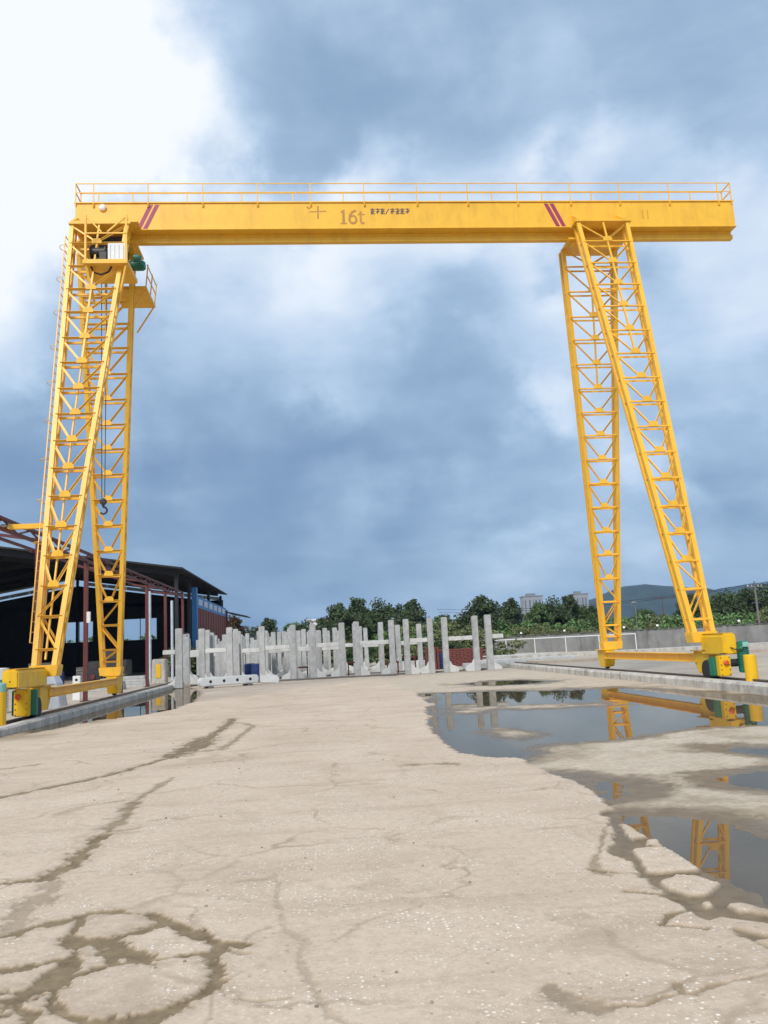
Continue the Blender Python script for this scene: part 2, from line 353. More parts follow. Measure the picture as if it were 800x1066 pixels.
# ------------------------------------------------------------------ ground
DATA={'LOW':[(3.35,45.1),(3.07,32.15),(3.2,27.89),(3.07,24.84),(3.06,22.32),(2.62,20.91),(2.48,18.95),(2.21,17.42),(2.08,15.35),(2.0,13.58),(2.08,12.54),(2.27,12.01),(2.73,11.59),(2.74,11.19),(2.75,10.57),(2.82,9.98),(2.87,9.39),(2.83,8.62),(2.77,8.02),(2.55,7.72),(2.47,7.33),(2.36,6.85),(2.16,6.52),(2.19,6.33),(2.22,6.16),(2.17,5.91),(2.13,5.59),(2.11,5.33),(2.15,5.17),(2.13,5.02),(2.17,4.85),(2.21,4.64),(2.27,4.39),(2.55,3.2),(9.0,3.2),(14.0,8.0),(14.0,48.0),(3.2,47.0)],'LOWL':[(-6.87,19.94),(-6.46,21.26),(-6.06,23.41),(-4.94,24.22),(-4.36,26.35),(-4.29,29.97),(-4.7,35.28),(-5.96,41.7),(-7.45,46.68),(-7.4,44.0),(-7.4,20.4)],'PA':[(3.37,27.14),(4.35,27.3),(5.86,26.89),(6.85,25.81),(8.5,25.19),(9.25,25.58),(9.97,22.95),(10.4,20.49),(10.59,19.03),(10.61,17.89),(7.87,13.36),(7.58,13.73),(6.93,13.79),(6.28,13.85),(5.47,13.52),(4.88,13.26),(4.05,13.15),(3.54,13.02),(3.1,12.62),(2.73,11.59),(2.25,11.91),(1.99,12.82),(2.04,14.72),(2.26,17.84),(2.91,20.69),(3.07,23.1)],'IA1':[(2.88,21.04),(3.65,21.46),(4.77,20.88),(5.85,20.33),(6.98,20.07),(7.24,19.15),(6.43,18.84),(5.09,19.3),(4.25,19.64),(3.69,19.17),(3.05,19.36)],'IA2':[(2.8,15.28),(3.33,15.5),(3.72,14.9),(3.76,14.37),(3.25,14.03),(2.88,14.24)],'PA0':[(5.38,31.81),(6.93,33.45),(8.0,32.95),(8.78,30.88),(7.85,29.51),(6.48,29.64)],'PB':[(2.8,10.3),(3.08,10.1),(3.37,9.75),(3.61,9.57),(3.62,9.29),(3.28,8.91),(2.95,8.57),(2.81,8.62),(2.85,9.4)],'PB2':[(5.51,11.73),(5.95,11.62),(6.18,11.26),(6.45,11.01),(6.02,10.31),(5.76,10.53),(5.54,10.84),(5.4,11.22)],'PB3':[(4.34,9.34),(4.8,9.44),(5.18,9.5),(5.49,9.44),(4.76,8.22),(4.56,8.41),(4.41,8.71)],'PC':[(2.74,7.75),(2.91,7.73),(3.18,7.6),(3.42,7.34),(3.55,7.09),(3.57,6.68),(3.61,6.21),(2.67,4.6),(2.53,4.83),(2.5,5.0),(2.49,5.27),(2.57,5.65),(2.6,5.94),(2.54,6.15),(2.58,6.52),(2.55,6.93),(2.56,7.38)],'PL':[(-6.87,20.58),(-6.44,21.49),(-5.96,23.06),(-5.11,25.02),(-4.52,27.3),(-4.47,31.22),(-4.79,35.38),(-5.96,41.7),(-7.23,45.26),(-8.2,34.6),(-8.4,27.81),(-8.51,25.06)],'F0':[(2.57,7.34),(2.64,7.27),(2.63,6.86),(2.49,6.78),(2.5,7.03)],'F1':[(2.59,6.71),(2.67,6.73),(2.63,6.52),(2.48,6.52)],'F2':[(2.36,6.47),(2.47,6.5),(2.63,6.49),(2.63,6.15),(2.62,5.85),(2.39,5.81),(2.24,5.88),(2.29,6.14)],'F3':[(2.22,5.64),(2.39,5.75),(2.52,5.72),(2.58,5.51),(2.4,5.31),(2.26,5.3),(2.2,5.46)],'F4':[(1.94,4.85),(2.11,5.01),(2.17,5.01),(2.1,4.77),(2.01,4.81)],'F5':[(2.17,4.84),(2.27,4.89),(2.42,4.76),(2.5,4.71),(2.39,4.51),(2.3,4.64),(2.16,4.74)],'F6':[(2.4,5.08),(2.49,5.09),(2.62,4.91),(2.59,4.85),(2.42,4.96)],'F7':[(2.27,5.15),(2.36,5.19),(2.32,5.07),(2.26,5.06)],'F8':[(2.12,4.39),(2.16,4.44),(2.23,4.31),(2.24,4.25),(2.21,4.19),(2.14,4.3)],'F9':[(2.26,4.5),(2.39,4.51),(2.32,4.38),(2.28,4.43)]}
CRACKS=[(0.1,1.0,[(-2.08,8.52),(-2.12,8.15),(-2.1,7.94),(-2.09,7.37),(-2.12,6.99),(-2.22,6.86),(-2.47,6.83),(-2.63,6.83)]),(0.14,0.5,[(-2.02,6.67),(-2.01,6.31),(-2.06,6.16),(-1.99,5.63)]),(0.06,1.0,[(-2.06,5.49),(-2.0,5.54),(-1.84,5.7),(-1.64,5.79),(-1.53,5.92),(-1.37,5.89),(-1.14,5.77),(-0.9,5.47),(-0.75,5.31),(-0.65,5.14),(-0.49,5.08)]),(0.05,1.0,[(-0.9,5.47),(-0.75,5.28),(-0.62,5.13)]),(0.1,1.0,[(-1.52,5.35),(-1.3,5.31),(-1.16,5.44),(-1.05,5.54)]),(0.09,1.0,[(-1.57,5.47),(-1.45,5.14),(-1.44,4.9),(-1.46,4.76),(-1.49,4.63),(-1.55,4.56),(-1.61,4.48),(-1.68,4.48)]),(0.16,1.0,[(-1.44,4.67),(-1.51,4.59),(-1.58,4.54)]),(0.05,1.0,[(-1.86,4.97),(-1.79,4.98),(-1.61,5.01),(-1.44,5.1)]),(0.045,1.0,[(-1.41,4.73),(-1.36,4.8),(-1.2,4.9),(-1.01,4.95),(-0.78,4.98),(-0.63,5.01)]),(0.14,1.0,[(-1.32,5.32),(-1.18,5.17),(-1.05,4.99)]),(0.07,1.0,[(-0.59,5.13),(-0.64,4.96),(-0.62,4.75),(-0.56,4.52),(-0.62,4.42),(-0.72,4.32),(-0.79,4.24),(-0.89,4.2),(-1.02,4.18),(-1.09,4.15)]),(0.08,1.0,[(-0.71,4.3),(-0.78,4.22),(-0.84,4.12)]),(0.05,1.0,[(-1.42,4.71),(-1.35,4.45),(-1.24,4.33),(-1.1,4.19)]),(0.018,0.5,[(-0.56,4.5),(-0.48,4.3),(-0.34,4.26),(-0.2,4.27)]),(0.03,0.4,[(-0.49,5.11),(-0.41,5.26),(-0.31,5.33)]),(0.05,1.0,[(-1.63,4.55),(-1.49,4.43),(-1.39,4.37),(-1.36,4.22)]),(0.04,1.0,[(-1.58,5.81),(-1.58,5.57),(-1.55,5.4)]),(0.1,1.0,[(-4.16,10.95),(-4.03,11.05),(-3.56,11.68),(-3.04,12.4),(-2.73,13.35),(-2.47,14.07)]),(0.3,1.0,[(-2.42,14.14),(-2.32,14.95),(-2.2,16.9)]),(0.14,1.0,[(-2.21,16.71),(-2.16,18.08),(-2.13,19.53),(-2.18,21.3)]),(0.09,0.7,[(-2.0,14.69),(-1.69,14.89),(-1.61,15.95),(-1.58,17.23),(-1.47,18.94),(-1.74,19.83),(-2.12,20.26)]),(0.06,0.6,[(-1.35,13.9),(-1.18,14.0)]),(0.06,0.7,[(-2.03,11.82),(-2.11,10.97),(-2.15,10.12)]),(0.1,0.8,[(-2.15,10.12),(-2.08,9.18),(-2.1,8.58),(-2.08,8.0),(-2.1,7.65),(-2.09,7.35)]),(0.05,0.6,[(-2.48,10.13),(-2.22,10.27)]),(0.05,0.6,[(-2.09,8.54),(-1.8,8.56)]),(0.04,0.6,[(-2.28,9.15),(-1.93,9.07)]),(0.06,0.6,[(1.04,4.14),(1.05,4.0),(1.1,3.92),(1.15,3.86)]),(0.1,0.5,[(1.06,4.03),(1.1,3.93),(1.14,3.88)]),(0.02,0.7,[(1.15,3.86),(1.4,3.87),(1.61,3.95),(1.83,4.03),(2.05,4.07),(2.19,4.11)]),(0.035,0.7,[(1.64,4.07),(1.62,3.96),(1.68,3.95)]),(0.12,0.7,[(1.28,11.57),(1.51,11.56),(1.85,11.37)]),(0.02,0.6,[(2.53,7.43),(2.11,6.51),(1.9,6.01)]),(0.03,0.6,[(2.03,6.31),(1.89,5.95),(1.96,5.86)]),(0.04,0.35,[(-0.63,6.42),(-0.48,6.41),(-0.36,6.45)]),(0.028,0.3,[(-0.37,6.51),(-0.33,5.85),(-0.24,5.3),(-0.14,5.03),(-0.1,4.54),(-0.06,4.29),(0.0,4.09),(0.11,3.95),(0.19,3.84)]),(0.02,0.6,[(-0.55,5.01),(-0.46,4.92)]),(0.025,1.0,[(1.89,6.03),(2.04,5.88),(2.2,5.84),(2.59,5.8)]),(0.025,1.0,[(1.94,5.47),(2.12,5.38),(2.24,5.22)]),(0.025,1.0,[(1.89,4.84),(2.0,4.98),(2.11,5.02)]),(0.025,1.0,[(1.93,4.83),(2.03,4.78),(2.1,4.72)]),(0.025,1.0,[(2.43,6.58),(2.62,6.51)])]
CRACKS += [(.07,.9,[(-1.68,4.48),(-2.1,4.3),(-2.7,4.45),(-3.3,4.2)]),(.06,.9,[(-2.06,5.49),(-2.6,5.3),(-3.0,5.5),(-3.6,5.35)]),(.05,.8,[(-2.1,4.3),(-2.2,3.7),(-2.0,3.1)]),(.06,.8,[(-3.0,5.5),(-2.9,4.9),(-2.7,4.45)]),
 (.10,.8,[(-2.63,6.83),(-3.2,6.9),(-3.9,6.6),(-4.6,6.8)]),(.08,.8,[(-4.6,14.2),(-5.6,13.6),(-7.0,13.1)]),(.04,.6,[(-.3,3.9),(.1,3.3),(.2,2.8)]),(.04,.6,[(2.2,4.2),(3.0,3.9),(3.9,4.0)])]
def vnoise(x, y, s, seed):
    x = x*s+seed*17.13; y = y*s+seed*7.77
    xi = np.floor(x); yi = np.floor(y); fx = x-xi; fy = y-yi
    def h(a, b):
        v = np.sin(a*127.1+b*311.7+seed*74.7)*43758.5453; return v-np.floor(v)
    u = fx*fx*(3-2*fx); v = fy*fy*(3-2*fy)
    return (h(xi,yi)*(1-u)+h(xi+1,yi)*u)*(1-v)+(h(xi,yi+1)*(1-u)+h(xi+1,yi+1)*u)*v
def fbm(x, y, s, seed, o=4):
    t = 0; a = .5; k = 0
    for i in range(o): t = t+a*vnoise(x, y, s*2**i, seed+i); k += a; a *= .55
    return t/k-.5
def segdist(x, y, pts, closed):
    d = np.full(x.shape, 1e9); ins = np.zeros(x.shape, bool); n = len(pts)
    for i in range(n if closed else n-1):
        ax, ay = pts[i]; bx, by = pts[(i+1) % n]; dx, dy = bx-ax, by-ay
        t = np.clip(((x-ax)*dx+(y-ay)*dy)/(dx*dx+dy*dy+1e-12), 0, 1)
        d = np.minimum(d, (x-ax-t*dx)**2+(y-ay-t*dy)**2)
        if closed and ay != by: ins ^= ((ay > y) != (by > y)) & (x < (bx-ax)*(y-ay)/(by-ay)+ax)
    d = np.sqrt(d); return np.where(ins, -d, d) if closed else d
def sdf_local(x, y, pts, closed, pad):
    p = np.array(pts); out = np.full(x.shape, pad)
    m = (x > p[:,0].min()-pad) & (x < p[:,0].max()+pad) & (y > p[:,1].min()-pad) & (y < p[:,1].max()+pad)
    if m.any(): out[m] = np.minimum(segdist(x[m], y[m], pts, closed), pad)
    return out
def sstep(a, b, v):
    t = np.clip((v-a)/(b-a), 0, 1); return t*t*(3-2*t)
HAZE = 0.00012
WL = -.036                                    # rain water stands this far below the slab
def build_ground():
    ys = [2.2]
    while ys[-1] < 50: ys.append(ys[-1]+max(.011, min(.13, ys[-1]**2/1900)))
    ys = np.array(ys); nu = 760
    u = np.linspace(0, 1, nu)
    xl = -np.minimum(.62*ys+1.6, 6.9); xr = np.minimum(.66*ys+1.6, 10.3)
    Y = np.repeat(ys[:,None], nu, 1); ua, ub = 45/nu, 1-45/nu
    X = np.stack([np.interp(u, [0, ua, ub, 1], [-7.32, a, b_, 10.78]) for a, b_ in zip(xl, xr)])
    x, y = X.ravel(), Y.ravel()
    # ragged edges
    sc_ = np.clip(y/12, .35, 1.6)
    wx = x+fbm(x, y, 2.2, 3, 5)*.16*sc_+fbm(x, y, 14, 5, 3)*.045; wy = y+fbm(x, y, 2.2, 9, 5)*.22*sc_+fbm(x, y, 14, 11, 3)*.05
    rag = fbm(x, y, 5, 61, 5)*.16*np.clip(y/9, .5, 1.8)+fbm(x, y, 22, 62, 3)*.05
    low = sstep(.015, -.03, sdf_local(wx, wy, DATA['LOW'], True, 1.0)+rag)
    lowl = sstep(.1, -.25, sdf_local(wx, wy, DATA['LOWL'], True, 1.0)+rag)
    z = fbm(x, y, .5, 21, 3)*.008+fbm(x, y, 3, 22, 4)*.005
    p = np.full(x.shape, 9.0)
    for k in ('PA', 'PB', 'PB2', 'PB3', 'PC', 'PA0'): p = np.minimum(p, sdf_local(wx, wy, DATA[k], True, 2.0))
    for k in ('IA1', 'IA2'): p = np.maximum(p, -sdf_local(wx, wy, DATA[k], True, 2.0)*.8)
    pl = sdf_local(wx, wy, DATA['PL'], True, 2.0)
    big_ = np.clip(y/10, .6, 1.7)
    p = p+.12+(fbm(x, y, 1.1, 63, 6)*.75*big_+fbm(x, y, 7, 64, 4)*.22); pl = pl+fbm(x, y, 1.6, 65, 5)*.4
    zl = WL+np.where(p > 0, .016*np.tanh(p/.5)+.003*(p > .02), .035*np.tanh(p/.5))+fbm(x, y, 4, 66, 6)*.009*sstep(0, .3, p)+fbm(x, y, 16, 67, 3)*.004*sstep(-.1, .2, p)
    z = z*(1-low)+low*zl
    zl2 = WL+np.where(pl > 0, .03*np.tanh(pl/.35), .035*np.tanh(pl/.3))
    z = z*(1-lowl)+lowl*zl2
    frag = np.zeros(x.shape)
    for i in range(10): frag = np.maximum(frag, sstep(.012, -.018, sdf_local(wx*.6+x*.4, wy*.6+y*.4, DATA['F%d' % i], True, .6)+rag*.35))
    z = np.where(frag > 0, z*(1-frag)+frag*(.002+fbm(x, y, 5, 41, 3)*.006), z)
    mud = np.zeros(x.shape)
    cwx = x+fbm(x, y, 3.5, 51, 4)*.10; cwy = y+fbm(x, y, 3.5, 53, 4)*.10
    nz = fbm(x, y, 6, 57, 6)*2.8+fbm(x, y, 30, 58, 3)*1.5
    crack = np.zeros(x.shape)
    for w, dp, pts in CRACKS:
        ww = w*1.5; d = sdf_local(cwx, cwy, pts, False, ww*3+.1); q = d/(ww*.5)+nz
        c = sstep(1.08, .80, q)
        crack = np.maximum(crack, c*min(1, dp+.15)*(1-low*.6)); mud = np.maximum(mud, c*dp)
        mud = np.maximum(mud, sstep(2.6, 1.0, q)*.22*dp)
    z = z-.014*crack
    inlow = low*(1-frag)
    mud = np.maximum(mud, inlow*np.maximum(sstep(.62, .18, p+fbm(x, y, 8, 81, 5)*.55+fbm(x, y, 30, 82, 2)*.25)*.85, sstep(.02, .16, fbm(x, y, 1.3, 73, 6))*.5*sstep(2.0, .6, p)))
    mud = np.maximum(mud, sstep(-5.3, -6.9, x+fbm(x, y, 1.1, 71, 5)*2.6)*.75*sstep(17, 20, y))
    mud = np.maximum(mud, inlow*sstep(8.4, 6.8, y)*.85*sstep(4.6, 3.0, x+fbm(x, y, 1, 91, 4)*1.5))                     # silt between the broken slab pieces
    mud = np.maximum(mud, lowl*sstep(.25, -.1, pl)*.5)
    wet = np.clip(sstep(.020, .003, z-WL)+inlow*sstep(.6, .0, p)*.6+crack*.18, 0, 1)
    wet = np.maximum(wet, np.clip(inlow*sstep(7.6, 6.4, y)*.6*sstep(4.6, 3.0, x), 0, 1))
    sand = inlow
    z = np.where(y > 46, z*np.clip((50-y)/4, 0, 1)-.02*np.clip((y-46)/4, 0, 1), z)
    ny = len(ys); idx = np.arange(ny*nu).reshape(ny, nu)
    quads = np.stack([idx[:-1,:-1], idx[:-1,1:], idx[1:,1:], idx[1:,:-1]], -1).reshape(-1, 4)
    V = np.stack([x, y, z], 1)
    fq = frag[quads]
    core = (fq.min(1) > .02)
    # which fragment does each core face belong to
    owner = np.full(len(quads), -1); cx_, cy_ = x[quads].mean(1), y[quads].mean(1)
    ci = np.where(core)[0]
    best = np.full(len(ci), 1e9)
    for i in range(10):
        s = segdist(cx_[ci], cy_[ci], DATA['F%d' % i], True); t = s < best; best[t] = s[t]; owner[ci[t]] = i
    def emit(name, q):
        used, inv = np.unique(q, return_inverse=True); q2 = inv.reshape(q.shape)
        me = bpy.data.meshes.new(name); me.vertices.add(len(used)); me.vertices.foreach_set('co', V[used].astype(np.float32).ravel())
        me.loops.add(q2.size); me.loops.foreach_set('vertex_index', q2.astype(np.int32).ravel())
        me.polygons.add(len(q2)); me.polygons.foreach_set('loop_start', np.arange(0, q2.size, 4, dtype=np.int32))
        me.update(calc_edges=True); me.validate()
        for nm, a in (('mud', mud), ('wet', wet), ('sand', sand)):
            at = me.attributes.new(nm, 'FLOAT', 'POINT'); at.data.foreach_set('value', a[used].astype(np.float32))
        me.materials.append(MT['ground']); me.shade_smooth()
        return link(name, me)
    g = struct(emit('ground', quads[owner < 0]), 'broken pale concrete yard ground with wet mud cracks and silt')
    for i in range(10):
        q = quads[owner == i]
        if len(q) > 30: wparent(emit('slab_fragment', q), g)
    return g
GROUND = build_ground()

def stones():
    r = random.Random(8); m = MB()
    for i in range(120):
        y = 3.2+r.random()**1.6*18; x = r.uniform(-.55, .55)*(y+2)
        if x < -6.8 or x > 2.0+y*.02 and y < 40 and x > 1.9: continue
        s = r.uniform(.004, .012)*(1+y*.02); k = [(math.cos(a)*s*r.uniform(.7,1.3), math.sin(a)*s*r.uniform(.6,1.1)) for a in [2*PI*j/6 for j in range(6)]]
        b_ = len(m.v); m.v += [(x+u, y+v, .000) for u, v in k]+[(x+u*.6, y+v*.6, s*.9) for u, v in k]
        m.f += [(b_+j, b_+(j+1) % 6, b_+6+(j+1) % 6, b_+6+j) for j in range(6)]+[tuple(b_+6+j for j in range(6))]
    o = W('gravel', m, 'stone'); o['kind'] = 'stuff'; o['label'] = 'loose grit and small stones on the slab'
stones()
# land to the horizon, outside the yard slab
def build_land():
    m = MB(); S = 6500
    zs = -.05
    rings = [(-7.3, 10.76, -30, 49.9)]
    # four sheets around the yard slab so that nothing lies under it
    m.box(-S, S, 49.9, S, zs-.4, zs+.03); m.box(-S, -7.33, -60, 49.9, zs-.4, zs+.031); m.box(10.79, S, -60, 49.9, zs-.4, zs+.032); m.box(-7.33, 10.79, -60, 2.2, zs-.4, zs+.029)
    o = W('land', m, 'bed'); return struct(o, 'flat pale yard and open land beyond the cracked slab')
land = build_land()
for k, dz, pad in (('PA', 0, .5), ('PB', -.0015, .35), ('PB2', .001, .3), ('PB3', -.001, .3), ('PC', .0015, .25), ('PL', 0, .35), ('PA0', .0007, .15)):
    pts = np.array(DATA[k]); n = len(pts); c = pts.mean(0)
    out = []
    for i in range(n):
        a, b_, d = pts[i-1], pts[i], pts[(i+1) % n]
        t = d-a; nn = np.array([t[1], -t[0]]); nn = nn/(np.linalg.norm(nn)+1e-9)
        area = sum(pts[j-1][0]*pts[j][1]-pts[j][0]*pts[j-1][1] for j in range(n))
        q = b_+nn*pad*(1 if area > 0 else -1)
        out.append((float(np.clip(q[0], -7.34, 10.76)), float(q[1])))
    me = bpy.data.meshes.new('puddle'); bm = bmesh.new()
    vs = [bm.verts.new((px, py, WL+dz)) for px, py in out]
    f = bm.faces.new(vs); bmesh.ops.triangulate(bm, faces=[f]); bmesh.ops.recalc_face_normals(bm, faces=bm.faces)
    for f in bm.faces:
        if f.normal.z < 0: f.normal_flip()
    bm.to_mesh(me); bm.free(); me.materials.append(MT['water'])
    struct(link('puddle', me), 'shallow still rain puddle mirroring the cloudy sky')

# ------------------------------------------------------------------ kerbs, track beds, rails
rng = random.Random(4)
def strip(x0, x1, z0, z1, ya, yb, step, wob, seed):
    m = MB(); r = random.Random(seed); n = int((yb-ya)/step); prof = []
    for i in range(n+1):
        y = ya+(yb-ya)*i/n; a = r.uniform(-wob, wob); b_ = r.uniform(-wob, wob)*.5
        prof.append([(x0+a*.5, y, z0), (x0+a, y, z1-.06+b_), (x0+.05+a, y, z1+b_), (x1-.05, y, z1+b_), (x1, y, z1-.05), (x1, y, z0)])
    vs = [v for p in prof for v in p]; fs = []
    for i in range(n):
        for j in range(5): fs.append((i*6+j, i*6+j+1, (i+1)*6+j+1, (i+1)*6+j))
    fs += [tuple(range(5, -1, -1)), tuple(n*6+j for j in range(6))]
    return m.add(vs, fs)
struct(W('kerb', strip(-7.62, -7.26, -.3, .185, 19.2, 46, 1.3, .008, 1), 'kerb'), 'pale concrete kerb beside the shed track')
struct(W('kerb', strip(10.72, 11.12, -.3, .235, 17.5, 70, 1.5, .008, 2), 'kerb'), 'pale concrete kerb beyond the wide puddle')
struct(W('track_bed', strip(-9.0, -7.64, -.3, .05, 17, 60, .8, .02, 3), 'bed'), 'rough concrete track bed under the shed-side rail')
struct(W('track_bed', strip(11.14, 13.0, -.3, .05, 16, 75, .8, .02, 5), 'bed'), 'rough concrete track bed under the rail by the grey wall')
def rail(x, ya, yb, label):
    p = [(-.07,.05),(.07,.05),(.07,.065),(.015,.08),(.015,.155),(.04,.165),(.04,.2),(-.04,.2),(-.04,.165),(-.015,.155),(-.015,.08),(-.07,.065)]
    o = W('crane_rail', MB().prism([(x+a, b_) for a, b_ in p], 'y', ya, yb), 'steel'); tag(o, label, 'rail', 'crane rails')
rail(-7.98, 18, 60, 'rusty crane rail running along the open black shed')
rail(11.92, 17, 75, 'rusty crane rail behind the wide puddle')

# ------------------------------------------------------------------ gantry crane
YB = 29.09
crane = E('gantry_crane', (1.96, YB, 0)); tag(crane, 'tall yellow gantry crane spanning the wet yard on lattice legs', 'crane')
Y = 'yellow'
gird = W('girder', MB().prism([(YB-.42,17.16),(YB+.42,17.16),(YB+.42,18.2),(YB-.42,18.2)], 'x', -8.27, 16.98), Y, crane, .012)
W('top_plate', MB().box(-8.30, 17.0, YB-.46, YB+.46, 18.203, 18.245), Y, gird)
W('neck', MB().box(-8.25, 16.95, YB-.06, YB+.06, 16.965, 17.128), Y, gird)
W('track_flange', MB().prism([(YB-.11,16.79),(YB+.11,16.79),(YB+.11,16.963),(YB-.11,16.963)], 'x', -8.27, 16.98), Y, gird, .004)
W('bottom_plate', MB().box(-8.28, 16.99, YB-.47, YB+.47, 17.13, 17.158), Y, gird)
YF = YB-.4245
def decal(name, polys, m, par):                        # flat painted mark on the girder's near web
    mb = MB()
    for i, p in enumerate(polys): mb.prism(p, 'y', YF-.0007*i, YF+.003-.0001*i)
    return W(name, mb, m, par)
def stroke(pts, w):
    out = []
    for (a, b_), (c, d) in zip(pts[:-1], pts[1:]):
        dx, dz = c-a, d-b_; L = math.hypot(dx, dz) or 1; nx, nz = -dz/L*w/2, dx/L*w/2; ex, ez = dx/L*w*.3, dz/L*w*.3
        out.append([(a-ex+nx, b_-ez+nz), (a-ex-nx, b_-ez-nz), (c+ex-nx, d+ez-nz), (c+ex+nx, d+ez+nz)])
    return out
for x0 in (-6.06, -5.83):
    decal('stripe', [[(x0,17.19),(x0+.16,17.19),(x0+.60,18.14),(x0+.44,18.14)]], 'magenta', gird)
for x0 in (9.34, 9.57):
    decal('stripe', [[(x0+.42,17.19),(x0+.58,17.19),(x0+.16,18.14),(x0,18.14)]], 'magenta', gird)
zb = 17.36; H = .52
one = stroke([(1.58,zb),(1.58,zb+H)], .10)+stroke([(1.47,zb),(1.69,zb)], .055)+stroke([(1.49,zb+H-.07),(1.58,zb+H)], .05)
c6 = [(1.93+.13*math.cos(t), zb+.16+.15*math.sin(t)) for t in [2*PI*i/16 for i in range(17)]]
six = stroke(c6, .075)+stroke([(1.80,zb+.18),(1.82,zb+.34),(1.90,zb+.46),(2.03,zb+H)], .075)
tee = stroke([(2.23,zb+H-.06),(2.23,zb+.07),(2.27,zb),(2.34,zb+.02)], .08)+stroke([(2.14,zb+.36),(2.36,zb+.36)], .045)
decal('digit', one, 'brown_ink', gird); decal('digit', six, 'brown_ink', gird); decal('letter', tee, 'brown_ink', gird)
decal('cross_mark', stroke([(.32,17.84),(.92,17.86)], .05)+stroke([(.62,17.58),(.63,18.06)], .06)+stroke([(.22,18.03),(.30,17.97)], .06), 'brown_ink', gird)
rg = random.Random(11)
for i in range(8):                                    # the row of small worn characters
    x0 = 2.62+i*.19; s = .15; z0 = 17.74
    st = []
    if i not in (3,):
        st += stroke([(x0,z0+.19),(x0+s,z0+.19)], .028)+stroke([(x0+.01,z0+.09),(x0+s-.01,z0+.09)], .026)+stroke([(x0+s/2,z0),(x0+s/2,z0+.22)], .028)
        if i % 2 == 0: st += stroke([(x0+.02,z0+.01),(x0+.02,z0+.19)], .026)
        if i % 3 != 1: st += stroke([(x0,z0),(x0+s,z0+.01)], .026)
        st += stroke([(x0+rg.uniform(0,.04),z0+.05),(x0+rg.uniform(.1,s),z0+.14)], .022)
    else: st += stroke([(x0,z0),(x0+.12,z0+.2)], .03)
    decal('character', st, 'blue_ink', gird)
decal('faded_mark', stroke([(13.25,17.5),(13.25,17.85)], .06)+stroke([(13.45,17.5),(13.45,17.85)], .06), 'faint_ink', gird)
W('round_lamp', MB().lathe((-7.28, YF, 18.02), [(.07,.06),(.12,0),(.135,-.05),(.09,-.09),(.03,-.10)], 16, 'y'), 'lamp', gird, smooth=True)
# walkway railing
rl = W('railing', MB().bar((-8.25,YB-.45,18.98),(16.92,YB-.45,18.98),.028).bar((-8.25,YB-.45,18.62),(16.92,YB-.45,18.62),.024)
       .bar((-8.25,YB+.22,18.98),(16.92,YB+.22,18.98),.028).bar((-8.25,YB+.22,18.62),(16.92,YB+.22,18.62),.024), Y, crane)
for x in (-8.25, 16.92):
    for z in (18.98, 18.62): member('end_rail', (x,YB-.45,z), (x,YB+.22,z), .038, rl)
for x in (-7.61,-5.64,-3.64,-1.62,.36,2.39,4.41,6.37,8.32,10.41,12.37,14.38,16.38,-8.25,16.92): member('post', (x,YB-.45,18.1), (x,YB-.45,18.98), .034, rl)
for x in (-8.25,-7.6,-6.34,-4.31,-2.26,-.3,1.64,3.45,5.43,7.48,9.5,11.51,13.51,15.6,16.92): member('post', (x,YB+.22,18.1), (x,YB+.22,18.98), .036, rl)
for x in (-7.61,-5.64,-3.64,-1.62,.36,2.39,4.41,6.37,8.32,10.41,12.37,14.38,16.38): member('bracket', (x,YB-.43,18.05), (x,YB-.47,18.17), .06, rl)

